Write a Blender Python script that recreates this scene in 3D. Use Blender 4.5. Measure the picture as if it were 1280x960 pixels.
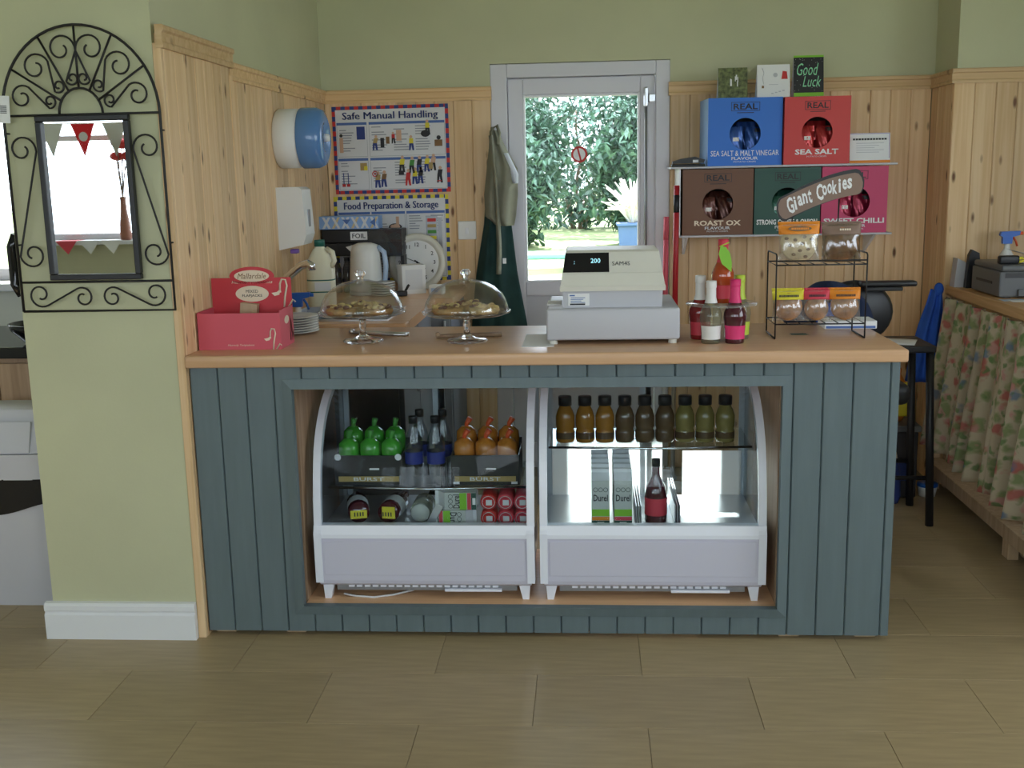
import bpy, bmesh, math, random
from mathutils import Vector, Matrix
random.seed(7)
for o in list(bpy.data.objects): bpy.data.objects.remove(o, do_unlink=True)
scene = bpy.context.scene
C = scene.collection
PI = math.pi
# ------------------------------------------------------------------ camera (fitted to the photograph, 1280x960)
FPX = 1366.14; YAW, PIT, ROL = [math.radians(a) for a in (4.0789, 10.903, -1.2004)]; EYE = 1.4462
def ray(u, v):
    qx, qy = (u-640)/FPX, (v-480)/FPX
    c, s = math.cos(ROL), math.sin(ROL)
    a, up = c*qx+s*qy, -(-s*qx+c*qy)
    b = math.cos(PIT)+math.sin(PIT)*up; z = -math.sin(PIT)+math.cos(PIT)*up
    return Vector((math.cos(YAW)*a-math.sin(YAW)*b, math.sin(YAW)*a+math.cos(YAW)*b, z))
def at(u, v, Y=None, Z=None, X=None):
    r = ray(u, v)
    t = Y/r.y if Y is not None else ((Z-EYE)/r.z if Z is not None else X/r.x)
    return Vector((r.x*t, r.y*t, EYE+r.z*t))
cam = bpy.data.objects.new('camera', bpy.data.cameras.new('camera')); C.objects.link(cam)
cam.data.sensor_width = 36; cam.data.lens = 36*FPX/1280; cam.data.clip_start = .05; cam.data.clip_end = 200
fw = ray(640, 480).normalized(); rt = (ray(1640, 480)-ray(640, 480)).normalized(); up = rt.cross(fw)
cam.matrix_world = Matrix(((rt.x, up.x, -fw.x, 0), (rt.y, up.y, -fw.y, 0), (rt.z, up.z, -fw.z, EYE), (0, 0, 0, 1)))
scene.camera = cam
# ------------------------------------------------------------------ sky, sun, exposure
w = bpy.data.worlds.new('sky'); scene.world = w; w.use_nodes = True
bg = w.node_tree.nodes['Background']; bg.inputs['Color'].default_value = (.82, .89, 1, 1); bg.inputs['Strength'].default_value = 8.0
sun = bpy.data.objects.new('sun', bpy.data.lights.new('sun', 'SUN')); C.objects.link(sun)
sun.data.energy = 26; sun.data.angle = .009; sun.data.color = (1, .95, .86)
sun.rotation_euler = Vector((.105, -.78, -.61)).to_track_quat('-Z', 'Y').to_euler()
vs = scene.view_settings
vs.view_transform = 'Standard'; vs.look = 'None'; vs.gamma = 1; vs.use_curve_mapping = False; vs.exposure = -0.33
def portal(x0, x1, z0, z1, Y, face):
    l = bpy.data.lights.new('daylight_portal', 'AREA'); l.shape = 'RECTANGLE'; l.size = x1-x0; l.size_y = z1-z0
    l.cycles.is_portal = True
    o = bpy.data.objects.new('daylight_portal', l); C.objects.link(o)
    o.location = ((x0+x1)/2, Y, (z0+z1)/2); o.rotation_euler = (PI/2 if face > 0 else -PI/2, 0, 0)
# ------------------------------------------------------------------ materials
MT = {}
def mat(name, col, rough=.5, metal=0, spec=.5, vary=0, scale=8, bump=0, bscale=60, emit=0, coat=0, stretch=None):
    m = bpy.data.materials.new(name); m.use_nodes = True; n = m.node_tree.nodes; L = m.node_tree.links
    b = n['Principled BSDF']; b.inputs['Base Color'].default_value = (*col, 1); b.inputs['Roughness'].default_value = rough
    b.inputs['Metallic'].default_value = metal; b.inputs['Specular IOR Level'].default_value = spec; b.inputs['Coat Weight'].default_value = coat
    if emit: b.inputs['Emission Color'].default_value = (*col, 1); b.inputs['Emission Strength'].default_value = emit
    if vary or bump:
        tc = n.new('ShaderNodeTexCoord'); mp = n.new('ShaderNodeMapping'); L.new(tc.outputs['Object'], mp.inputs['Vector'])
        if stretch: mp.inputs['Scale'].default_value = stretch
    if vary:
        nz = n.new('ShaderNodeTexNoise'); nz.inputs['Scale'].default_value = scale; nz.inputs['Detail'].default_value = 5; L.new(mp.outputs[0], nz.inputs['Vector'])
        rp = n.new('ShaderNodeValToRGB'); rp.color_ramp.elements[0].position = .3; rp.color_ramp.elements[1].position = .7
        rp.color_ramp.elements[0].color = (*[c*(1-vary) for c in col], 1); rp.color_ramp.elements[1].color = (*[min(1, c*(1+vary)) for c in col], 1)
        L.new(nz.outputs['Fac'], rp.inputs[0]); L.new(rp.outputs[0], b.inputs['Base Color'])
    if bump:
        nb = n.new('ShaderNodeTexNoise'); nb.inputs['Scale'].default_value = bscale; L.new(mp.outputs[0], nb.inputs['Vector'])
        bp = n.new('ShaderNodeBump'); bp.inputs['Strength'].default_value = bump; bp.inputs['Distance'].default_value = .002
        L.new(nb.outputs['Fac'], bp.inputs['Height']); L.new(bp.outputs[0], b.inputs['Normal'])
    MT[name] = m; return m
def clear(name, tint=(1, 1, 1), ior=1.45, rough=0.0, body=0.0, bodycol=(1, 1, 1)):
    """thin clear sheet: transparent with a Fresnel gloss, optionally a little diffuse haze"""
    m = bpy.data.materials.new(name); m.use_nodes = True; n = m.node_tree.nodes; L = m.node_tree.links
    n.remove(n['Principled BSDF']); out = n['Material Output']
    t = n.new('ShaderNodeBsdfTransparent'); t.inputs[0].default_value = (*tint, 1)
    g = n.new('ShaderNodeBsdfGlossy'); g.inputs['Roughness'].default_value = rough
    lw = n.new('ShaderNodeLayerWeight'); lw.inputs[0].default_value = .5; pw = n.new('ShaderNodeMath'); pw.operation = 'POWER'; pw.inputs[1].default_value = 5; L.new(lw.outputs['Facing'], pw.inputs[0])
    f0 = ((ior-1)/(ior+1))**2; f = n.new('ShaderNodeMath'); f.operation = 'MULTIPLY_ADD'; f.inputs[1].default_value = 1-f0; f.inputs[2].default_value = f0; L.new(pw.outputs[0], f.inputs[0])
    mx = n.new('ShaderNodeMixShader'); L.new(f.outputs[0], mx.inputs[0]); L.new(g.outputs[0], mx.inputs[2])
    if body:
        d = n.new('ShaderNodeBsdfDiffuse'); d.inputs[0].default_value = (*bodycol, 1)
        m2 = n.new('ShaderNodeMixShader'); m2.inputs[0].default_value = body
        L.new(t.outputs[0], m2.inputs[1]); L.new(d.outputs[0], m2.inputs[2]); L.new(m2.outputs[0], mx.inputs[1])
    else: L.new(t.outputs[0], mx.inputs[1])
    L.new(mx.outputs[0], out.inputs[0]); MT[name] = m; return m
def wood(name, light, dark, knot=(.16, .07, .03), knots=True, grain=(45, 45, 1.6), rough=.5, vs_=(9, 1, 3.4), thr=.13):
    m = bpy.data.materials.new(name); m.use_nodes = True; n = m.node_tree.nodes; L = m.node_tree.links
    b = n['Principled BSDF']; b.inputs['Roughness'].default_value = rough; b.inputs['Specular IOR Level'].default_value = .3
    tc = n.new('ShaderNodeTexCoord'); oi = n.new('ShaderNodeObjectInfo')
    ml = n.new('ShaderNodeVectorMath'); ml.operation = 'SCALE'; ml.inputs[0].default_value = (13.7, 7.1, 29.3); L.new(oi.outputs['Random'], ml.inputs['Scale'])
    ad = n.new('ShaderNodeVectorMath'); ad.operation = 'ADD'; L.new(tc.outputs['Object'], ad.inputs[0]); L.new(ml.outputs[0], ad.inputs[1])
    mp = n.new('ShaderNodeMapping'); mp.inputs['Scale'].default_value = grain; L.new(ad.outputs[0], mp.inputs[0])
    nz = n.new('ShaderNodeTexNoise'); nz.inputs['Scale'].default_value = 1; nz.inputs['Detail'].default_value = 4; nz.inputs['Distortion'].default_value = .6; L.new(mp.outputs[0], nz.inputs[0])
    rp = n.new('ShaderNodeValToRGB'); rp.color_ramp.elements[0].position = .35; rp.color_ramp.elements[1].position = .66
    rp.color_ramp.elements[0].color = (*dark, 1); rp.color_ramp.elements[1].color = (*light, 1); L.new(nz.outputs['Fac'], rp.inputs[0])
    hs = n.new('ShaderNodeHueSaturation'); L.new(rp.outputs[0], hs.inputs['Color'])
    mr = n.new('ShaderNodeMapRange'); mr.inputs['To Min'].default_value = .82; mr.inputs['To Max'].default_value = 1.12; L.new(oi.outputs['Random'], mr.inputs['Value']); L.new(mr.outputs[0], hs.inputs['Value'])
    col = hs.outputs[0]
    if knots:
        m3 = n.new('ShaderNodeMapping'); m3.inputs['Scale'].default_value = vs_; L.new(ad.outputs[0], m3.inputs[0])
        vo = n.new('ShaderNodeTexVoronoi'); vo.inputs['Scale'].default_value = 1; L.new(m3.outputs[0], vo.inputs[0])
        r2 = n.new('ShaderNodeValToRGB'); r2.color_ramp.elements[0].position = thr*.55; r2.color_ramp.elements[0].color = (1, 1, 1, 1); r2.color_ramp.elements[1].position = thr*1.35; r2.color_ramp.elements[1].color = (0, 0, 0, 1); L.new(vo.outputs['Distance'], r2.inputs[0])
        mx = n.new('ShaderNodeMixRGB'); L.new(r2.outputs[0], mx.inputs[0]); L.new(col, mx.inputs[1]); mx.inputs[2].default_value = (*knot, 1); col = mx.outputs[0]
    L.new(col, b.inputs['Base Color'])
    MT[name] = m; return m
def translucent(name, col, t=.6):
    m = bpy.data.materials.new(name); m.use_nodes = True; n = m.node_tree.nodes; L = m.node_tree.links
    n.remove(n['Principled BSDF'])
    d = n.new('ShaderNodeBsdfDiffuse'); d.inputs[0].default_value = (*col, 1); tr = n.new('ShaderNodeBsdfTranslucent'); tr.inputs[0].default_value = (*col, 1)
    mx = n.new('ShaderNodeMixShader'); mx.inputs[0].default_value = t; L.new(d.outputs[0], mx.inputs[1]); L.new(tr.outputs[0], mx.inputs[2]); L.new(mx.outputs[0], n['Material Output'].inputs[0])
    MT[name] = m; return m
mat('green_plaster', (.545, .545, .36), .8, vary=.04, scale=3, bump=.15, bscale=120)
mat('cream_plaster', (.72, .72, .62), .8, vary=.04, scale=3)
mat('ceiling_white', (.66, .66, .60), .85)
wood('pine', (.80, .575, .345), (.69, .455, .24), vs_=(15, 1, 5.2), thr=.12)
wood('pine_trim', (.74, .515, .29), (.63, .41, .20), grain=(1.6, 45, 45), vs_=(2.2, 9, 9), thr=.16)
wood('beech_laminate', (.80, .50, .30), (.71, .425, .235), knots=False, grain=(2.2, 60, 60), rough=.28)
wood('table_wood', (.62, .38, .18), (.50, .28, .11), knots=False, grain=(50, 2.2, 50), rough=.4)
wood('raw_wood', (.58, .42, .27), (.46, .32, .19), knots=False)
wood('brown_wood', (.44, .30, .20), (.34, .22, .14), knots=False)
mat('teal_paint', (.122, .164, .178), .5, vary=.06, scale=14, bump=.12, bscale=90, stretch=(3, 3, .3))
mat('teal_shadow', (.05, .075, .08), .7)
mat('bin_white', (.58, .58, .64), .4)
mat('white_gloss', (.80, .81, .84), .3)
mat('upvc', (.64, .63, .68), .35)
mat('fridge_white', (.82, .84, .93), .35)
mat('fridge_grey', (.60, .59, .70), .4)
mat('fridge_liner', (.46, .50, .55), .4)
mat('white_plastic', (.78, .78, .76), .4)
mat('cream_plastic', (.70, .68, .60), .42)
mat('till_grey', (.52, .52, .56), .45)
mat('chrome', (.8, .8, .82), .12, metal=1)
mat('steel', (.6, .62, .65), .3, metal=1)
mat('grey_metal', (.33, .34, .36), .4, metal=.7)
mat('black', (.012, .012, .014), .45)
mat('black_gloss', (.008, .008, .010), .08)
mat('iron', (.018, .016, .016), .5, metal=.3)
mat('paper', (.82, .82, .82), .8)
mat('paper_grey', (.70, .71, .74), .8)
mat('print_grey', (.30, .32, .36), .8)
mat('ink', (.03, .03, .035), .7)
mat('navy', (.025, .05, .22), .6)
mat('mid_blue', (.08, .16, .42), .6)
mat('red_ink', (.55, .03, .03), .6)
mat('yellow_ink', (.72, .62, .04), .6)
mat('orange_ink', (.80, .26, .02), .5)
mat('green_ink', (.07, .28, .05), .6)
mat('skin_ink', (.62, .40, .28), .7)
mat('brown_ink', (.22, .12, .05), .7)
mat('crimson_card', (.56, .035, .05), .55)
mat('pink_card', (.62, .085, .12), .55)
mat('cream_ink', (.80, .68, .52), .7)
mat('box_blue', (.012, .15, .62), .45); mat('box_red', (.60, .035, .03), .45); mat('box_brown', (.155, .065, .03), .5)
mat('box_green', (.022, .082, .062), .5); mat('box_pink', (.56, .045, .14), .5); mat('box_inside', (.05, .045, .04), .8); mat('box_side_blue', (.25, .42, .75), .5)
for k, c in dict(blue=(.03, .09, .32), red=(.45, .03, .03), brown=(.10, .03, .02), green=(.02, .09, .06), pink=(.35, .02, .06)).items(): mat('foil_'+k, c, .22, metal=.35, bump=.6, bscale=40)
mat('sage_cloth', (.23, .23, .17), .9, vary=.1, scale=20); mat('darkgreen_cloth', (.012, .045, .042), .9, vary=.15, scale=15)
mat('blue_cloth', (.02, .10, .50), .8, vary=.15, scale=12); mat('navy_cloth', (.012, .022, .06), .9)
mat('apron_white', (.62, .66, .72), .9)
mat('blue_plastic', (.10, .24, .52), .22, coat=.3)
mat('bright_blue', (.02, .13, .55), .35); mat('orange_plastic', (.7, .10, .03), .4)
mat('red_plastic', (.42, .015, .025), .4); mat('purple_plastic', (.20, .10, .42), .4)
mat('milk', (.78, .75, .58), .35); mat('green_cap', (.01, .12, .09), .4)
mat('printer_grey', (.12, .125, .13), .45); mat('printer_dark', (.03, .03, .033), .4)
mat('ceramic', (.78, .77, .72), .2)
mat('pastry', (.42, .22, .07), .8, vary=.35, scale=60, bump=.8, bscale=120); mat('oat', (.62, .42, .18), .8, vary=.3, scale=80); mat('berry', (.16, .04, .03), .5); mat('pale_topping', (.74, .56, .22), .7); mat('cookie', (.40, .17, .05), .75, vary=.4, scale=45, bump=.6, bscale=90); mat('cookie_pale', (.70, .56, .33), .7, vary=.2, scale=50)
clear('glass', (.97, .99, .98)); clear('door_glass', (.97, .99, 1.0), 1.12); clear('dome_glass', (.95, .96, .96), 2.0)
clear('fridge_glass', (.92, .96, .97), 1.24); clear('acrylic', (.90, .92, .92), 1.5, body=.12)
clear('film', (.92, .91, .88), 2.3, .16, body=.08)
clear('bottle_clear', (.84, .90, .94), 1.7, .05, body=.015)
clear('smoke_plastic', (.40, .40, .42), 1.45, body=.05)
clear('tint_brown', (.60, .54, .48), 2.4, .16, body=.14, bodycol=(.30, .22, .14))
mat('red_drink', (.22, .012, .015), .06, coat=.5); mat('dark_drink', (.07, .01, .018), .06, coat=.5); mat('amber_drink', (.40, .06, .015), .06, coat=.5)
clear('pale_drink', (.80, .82, .72), 1.5, .02, body=.10, bodycol=(.6, .62, .5))
mat('label_red', (.62, .05, .08), .5); mat('label_pink', (.70, .03, .16), .5); mat('label_white', (.78, .76, .74), .5); mat('leaf_green', (.22, .52, .03), .5); mat('lime', (.50, .62, .06), .5)
mat('juice_brown', (.10, .06, .03), .15); mat('juice_orange', (.30, .13, .02), .15); mat('juice_yellow', (.20, .16, .05), .15)
mat('green_foil', (.06, .34, .035), .25, coat=.3, vary=.35, scale=25); mat('orange_foil', (.55, .20, .03), .25, coat=.3, vary=.35, scale=25)
mat('carton_grey', (.50, .52, .50), .45); mat('gold_ink', (.40, .28, .10), .5); mat('water_label', (.015, .03, .22), .4)
mat('can_white', (.66, .68, .64), .3); mat('can_red', (.55, .02, .02), .3)
mat('foliage', (.10, .24, .07), .45, vary=.5, scale=3); mat('bark', (.20, .14, .10), .9); mat('grass', (.20, .26, .10), .9, vary=.3, scale=4)
mat('teal_box', (.16, .42, .42), .5); mat('slate_blue', (.06, .12, .26), .5); mat('pale_plume', (.85, .82, .70), .9)
mat('plain_mirror', (.92, .93, .94), .01, metal=1)
translucent('thin_paper', (.96, .96, .96), .8); translucent('bunting_grey', (.55, .54, .50), .35); translucent('bunting_red', (.60, .05, .06), .35); mat('leaf_out', (.085, .165, .115), .30, vary=.9, scale=9)
def solid_glass():
    m = mat('cut_glass', (.97, .98, .98), .02); m.node_tree.nodes['Principled BSDF'].inputs['Transmission Weight'].default_value = 1; m.node_tree.nodes['Principled BSDF'].inputs['IOR'].default_value = 1.5
solid_glass()
mat('floor_grout', (.30, .23, .135), .7)
def floor_mat():
    m = mat('vinyl_tile', (.40, .30, .168), .38, vary=.10, scale=1, bump=.06, bscale=40, stretch=(6, 60, 6)); n = m.node_tree.nodes; L = m.node_tree.links
    oi = n.new('ShaderNodeObjectInfo'); mr = n.new('ShaderNodeMapRange'); mr.inputs['To Min'].default_value = .93; mr.inputs['To Max'].default_value = 1.06
    hs = n.new('ShaderNodeHueSaturation'); L.new(oi.outputs['Random'], mr.inputs['Value']); L.new(mr.outputs[0], hs.inputs['Value'])
    rp = [x for x in n if x.type == 'VALTORGB'][0]; L.new(rp.outputs[0], hs.inputs['Color']); L.new(hs.outputs[0], n['Principled BSDF'].inputs['Base Color'])
floor_mat()
def floral():
    m = bpy.data.materials.new('floral_cloth'); m.use_nodes = True; n = m.node_tree.nodes; L = m.node_tree.links
    b = n['Principled BSDF']; b.inputs['Roughness'].default_value = .9
    uv = n.new('ShaderNodeTexCoord'); dz = n.new('ShaderNodeTexNoise'); dz.inputs['Scale'].default_value = 14
    L.new(uv.outputs['UV'], dz.inputs[0])
    ds = n.new('ShaderNodeVectorMath'); ds.operation = 'SCALE'; ds.inputs['Scale'].default_value = .10; L.new(dz.outputs['Color'], ds.inputs[0])
    av = n.new('ShaderNodeVectorMath'); L.new(uv.outputs['UV'], av.inputs[0]); L.new(ds.outputs[0], av.inputs[1])
    base = None; cols = [((.20, .27, .10), 9, .38, (0, 0, 0)), ((.45, .10, .09), 6.5, .26, (3, 5, 0)), ((.13, .20, .30), 5.5, .22, (7, 2, 0)), ((.55, .27, .24), 8, .24, (1, 9, 0)), ((.12, .22, .07), 11, .25, (4, 4, 0))]
    prev = None
    for c, s, t, off in cols:
        mp = n.new('ShaderNodeMapping'); mp.inputs['Location'].default_value = off; L.new(av.outputs[0], mp.inputs[0])
        vo = n.new('ShaderNodeTexVoronoi'); vo.inputs['Scale'].default_value = s; L.new(mp.outputs[0], vo.inputs[0])
        r = n.new('ShaderNodeValToRGB'); r.color_ramp.elements[0].color = (.85, .85, .85, 1); r.color_ramp.elements[0].position = t*.7; r.color_ramp.elements[1].color = (0, 0, 0, 1); r.color_ramp.elements[1].position = t*1.25
        L.new(vo.outputs['Distance'], r.inputs[0])
        mx = n.new('ShaderNodeMixRGB'); L.new(r.outputs[0], mx.inputs[0]); mx.inputs[2].default_value = (*c, 1)
        if prev is None: mx.inputs[1].default_value = (.52, .44, .31, 1)
        else: L.new(prev, mx.inputs[1])
        prev = mx.outputs[0]
    L.new(prev, b.inputs['Base Color']); MT['floral_cloth'] = m
floral()
# ------------------------------------------------------------------ mesh builder
class G:
    def __init__(s): s.v = []; s.f = []; s.m = []; s.sm = []
    def add(s, vs_, fs, m=0, smooth=False):
        o = len(s.v); s.v += [tuple(p) for p in vs_]
        for f in fs: s.f.append([i+o for i in f]); s.m.append(m); s.sm.append(smooth)
        return s
    def box(s, x0, x1, y0, y1, z0, z1, b=0, m=0):
        if b <= 0:
            return s.add([(x0, y0, z0), (x1, y0, z0), (x1, y1, z0), (x0, y1, z0), (x0, y0, z1), (x1, y0, z1), (x1, y1, z1), (x0, y1, z1)],
                  [(3, 2, 1, 0), (4, 5, 6, 7), (0, 1, 5, 4), (1, 2, 6, 5), (2, 3, 7, 6), (3, 0, 4, 7)], m)
        bm = bmesh.new(); bmesh.ops.create_cube(bm, size=1)
        for v in bm.verts: v.co = Vector(((x0+x1)/2+v.co.x*(x1-x0), (y0+y1)/2+v.co.y*(y1-y0), (z0+z1)/2+v.co.z*(z1-z0)))
        bmesh.ops.bevel(bm, geom=list(bm.edges), offset=b, segments=3 if b > .006 else 2, affect='EDGES', profile=.5)
        bm.verts.index_update()
        s.add([v.co for v in bm.verts], [[v.index for v in f.verts] for f in bm.faces], m, b > .006); bm.free(); return s
    def lathe(s, prof, n=24, c=(0, 0, 0), ax='z', m=0, smooth=True, a0=0, a1=2*PI, sx=1, sy=1):
        full = abs(a1-a0-2*PI) < 1e-6; k = n if full else n+1; vv = []; ff = []
        for r, z in prof:
            for i in range(k):
                a = a0+(a1-a0)*i/n; p = (r*math.cos(a)*sx, r*math.sin(a)*sy, z)
                if ax == 'y': p = (p[0], p[2], p[1])
                elif ax == 'x': p = (p[2], p[0], p[1])
                vv.append((p[0]+c[0], p[1]+c[1], p[2]+c[2]))
        for j in range(len(prof)-1):
            for i in range(n):
                i2 = (i+1) % k
                if prof[j][0] < 1e-6 and prof[j+1][0] < 1e-6: continue
                if prof[j][0] < 1e-6: ff.append((j*k+i, (j+1)*k+i2, (j+1)*k+i))
                elif prof[j+1][0] < 1e-6: ff.append((j*k+i, j*k+i2, (j+1)*k+i))
                else: ff.append((j*k+i, j*k+i2, (j+1)*k+i2, (j+1)*k+i))
        return s.add(vv, ff, m, smooth)
    def cyl(s, r, z0, z1, c=(0, 0, 0), n=16, ax='z', m=0): return s.lathe([(0, z0), (r, z0), (r, z1), (0, z1)], n, c, ax, m, False)
    def ell(s, c, rx, ry, rz, n=14, m=0, k=8):
        pr = [(math.sin(PI*i/k), -math.cos(PI*i/k)) for i in range(k+1)]; pr[0] = (0, -1); pr[-1] = (0, 1)
        t = G().lathe(pr, n); return s.add([(c[0]+x*rx, c[1]+y*ry, c[2]+z*rz) for x, y, z in t.v], t.f, m, True)
    def tube(s, pts, r, n=6, closed=False, m=0, cap=True):
        pts = [Vector(p) for p in pts]; N = len(pts); vv = []; ff = []; prev = None
        for i, p in enumerate(pts):
            a = pts[i-1] if (i or closed) else p; b = pts[(i+1) % N] if (i < N-1 or closed) else p
            t = (b-a).normalized() if (b-a).length > 1e-9 else Vector((0, 0, 1))
            if prev is None: ref = Vector((0, 0, 1)) if abs(t.z) < .9 else Vector((1, 0, 0)); nrm = t.cross(ref).normalized()
            else: nrm = (prev-t*prev.dot(t)).normalized()
            prev = nrm; bi = t.cross(nrm); rr = r[i] if isinstance(r, (list, tuple)) else r
            for k in range(n): a_ = 2*PI*k/n; vv.append(p+nrm*math.cos(a_)*rr+bi*math.sin(a_)*rr)
        for i in range(N if closed else N-1):
            j = (i+1) % N
            for k in range(n): k2 = (k+1) % n; ff.append((i*n+k, i*n+k2, j*n+k2, j*n+k))
        if cap and not closed: ff.append(tuple(range(n-1, -1, -1))); ff.append(tuple((N-1)*n+k for k in range(n)))
        return s.add(vv, ff, m, True)
    def prism(s, poly, ax, t0, t1, m=0, smooth=False):
        def P(a, b, t): return (t, a, b) if ax == 'x' else ((a, t, b) if ax == 'y' else (a, b, t))
        n = len(poly); vv = [P(a, b, t0) for a, b in poly]+[P(a, b, t1) for a, b in poly]
        s.add(vv, [tuple(range(n)), tuple(range(2*n-1, n-1, -1))], m)
        return s.add(vv, [(i, n+i, n+(i+1) % n, (i+1) % n) for i in range(n)], m, smooth)
    def sheet(s, fn, nu, nv, m=0, th=0, dirn=(0, 1, 0), smooth=True):
        """grid surface fn(u,v); th gives it thickness along dirn"""
        vv = [Vector(fn(i/nu, j/nv)) for j in range(nv+1) for i in range(nu+1)]; k = nu+1
        ff = [(j*k+i, j*k+i+1, (j+1)*k+i+1, (j+1)*k+i) for j in range(nv) for i in range(nu)]
        if not th: return s.add(vv, ff, m, smooth)
        N = len(vv); d = Vector(dirn)*th; v2 = vv+[p+d for p in vv]
        f2 = ff+[tuple(i+N for i in reversed(f)) for f in ff]
        ring = [i for i in range(k)]+[j*k+nu for j in range(1, nv+1)]+[nv*k+i for i in range(nu-1, -1, -1)]+[j*k for j in range(nv-1, 0, -1)]
        for a, b in zip(ring, ring[1:]+ring[:1]): f2.append((b, a, a+N, b+N))
        return s.add(v2, f2, m, smooth)
    def rect(s, x0, x1, z0, z1, y=0, m=0): return s.add([(x0, y, z0), (x1, y, z0), (x1, y, z1), (x0, y, z1)], [(0, 1, 2, 3)], m)
    def poly(s, pts, y=0, m=0): return s.add([(a, y, b) for a, b in pts], [tuple(range(len(pts)))], m)
    def disc(s, cx, cz, r, y=0, m=0, n=16, rz=None): return s.poly([(cx+r*math.cos(2*PI*i/n), cz+(rz or r)*math.sin(2*PI*i/n)) for i in range(n)], y, m)
    def ring(s, cx, cz, r0, r1, y=0, m=0, n=28, k=1):
        vv = []
        for i in range(n): a = 2*PI*i/n; vv += [(cx+r0*math.cos(a), y, cz+r0*k*math.sin(a)), (cx+r1*math.cos(a), y, cz+r1*k*math.sin(a))]
        return s.add(vv, [(2*i, 2*((i+1) % n), 2*((i+1) % n)+1, 2*i+1) for i in range(n)], m)
    def rot(s, axis, ang, c=(0, 0, 0)):
        R = Matrix.Rotation(ang, 3, axis); c = Vector(c); s.v = [tuple(R @ (Vector(p)-c)+c) for p in s.v]; return s
    def move(s, d): s.v = [(p[0]+d[0], p[1]+d[1], p[2]+d[2]) for p in s.v]; return s
    def join(s, g, dm=0):
        o = len(s.v); s.v += g.v; s.f += [[i+o for i in f] for f in g.f]; s.m += [x+dm for x in g.m]; s.sm += g.sm; return s
    def mesh(s, name, mats):
        me = bpy.data.meshes.new(name); me.from_pydata(s.v, [], s.f)
        for x in ([mats] if isinstance(mats, str) else mats): me.materials.append(MT[x])
        me.polygons.foreach_set('material_index', s.m); me.polygons.foreach_set('use_smooth', s.sm)
        bm = bmesh.new(); bm.from_mesh(me)
        if len(s.f) < 60000: bmesh.ops.recalc_face_normals(bm, faces=bm.faces)
        bm.to_mesh(me); bm.free(); me.update(); return me
    def build(s, name, mats, parent=None, loc=(0, 0, 0), label=None):
        o = bpy.data.objects.new(name, s.mesh(name, mats)); C.objects.link(o); o.location = loc
        if parent: o.parent = parent
        if label: o['label'] = label
        return o
def thing(name, label, cat, loc=(0, 0, 0), rz=0, group=None):
    o = bpy.data.objects.new(name, None); C.objects.link(o); o.empty_display_size = .05
    o.location = loc; o.rotation_euler = (0, 0, rz); return tag(o, label, cat, group)
def tag(o, label, cat, group=None):
    o['label'] = label; o['category'] = cat
    if group: o['group'] = group
    return o
def struct(o): o['kind'] = 'structure'; return o
def dup(root, loc, rz=None, label=None, group=None):
    r = root.copy(); C.objects.link(r); r.location = loc
    if rz is not None: r.rotation_euler = (0, 0, rz)
    if label: r['label'] = label
    if group: r['group'] = group
    for ch in list(root.children):
        c = ch.copy(); C.objects.link(c); c.parent = r
        for g in list(ch.children): d = g.copy(); C.objects.link(d); d.parent = c
    return r
def inst(name, me, parent, loc, rz=0, sc=None):
    o = bpy.data.objects.new(name, me); C.objects.link(o); o.parent = parent; o.location = loc; o.rotation_euler = (0, 0, rz)
    if sc: o.scale = sc
    return o
def text(body, w=None, h=None, mt='ink', bold=0, shear=0, depth=.0004, parent=None, loc=(0, 0, 0), rx=PI/2, ry=0, rz=0, name='lettering', align='CENTER', as_g=False, sp=1):
    cu = bpy.data.curves.new('t', 'FONT'); cu.body = body; cu.size = 1; cu.align_x = align; cu.align_y = 'CENTER'; cu.offset = 0 if 'M' in body else bold; cu.shear = shear; cu.resolution_u = 2; cu.space_character = sp
    ob = bpy.data.objects.new('t', cu); me = bpy.data.meshes.new_from_object(ob)
    bpy.data.objects.remove(ob); bpy.data.curves.remove(cu)
    xs = [v.co.x for v in me.vertices]; ys = [v.co.y for v in me.vertices]
    bw = (max(xs)-min(xs)) or 1; bh = (max(ys)-min(ys)) or 1; cx = (max(xs)+min(xs))/2 if align == 'CENTER' else min(xs); cy = (max(ys)+min(ys))/2
    kx = (w/bw) if w else h/bh; ky = (h/bh) if h else kx
    R = Matrix.Rotation(rz, 3, 'Z') @ Matrix.Rotation(ry, 3, 'Y') @ Matrix.Rotation(rx, 3, 'X')
    for v in me.vertices: v.co = R @ Vector(((v.co.x-cx)*kx, (v.co.y-cy)*ky, 0))
    me.materials.clear(); me.materials.append(MT[mt])
    o = bpy.data.objects.new(name, me); C.objects.link(o); o.location = loc
    if parent: o.parent = parent
    return o
def print_lines(rows, mt, parent, name='print_lines'):
    g = G()
    for x0, x1, z0, z1, y in rows: g.rect(x0, x1, z0, z1, y)
    o = g.build(name, mt, parent); o['kind'] = 'stuff'; return o
ORD = ['first', 'second', 'third', 'fourth', 'fifth', 'sixth', 'seventh', 'eighth', 'ninth', 'tenth']
# ================================================================== the setting
BW = 5.2847; PF = .015
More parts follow.
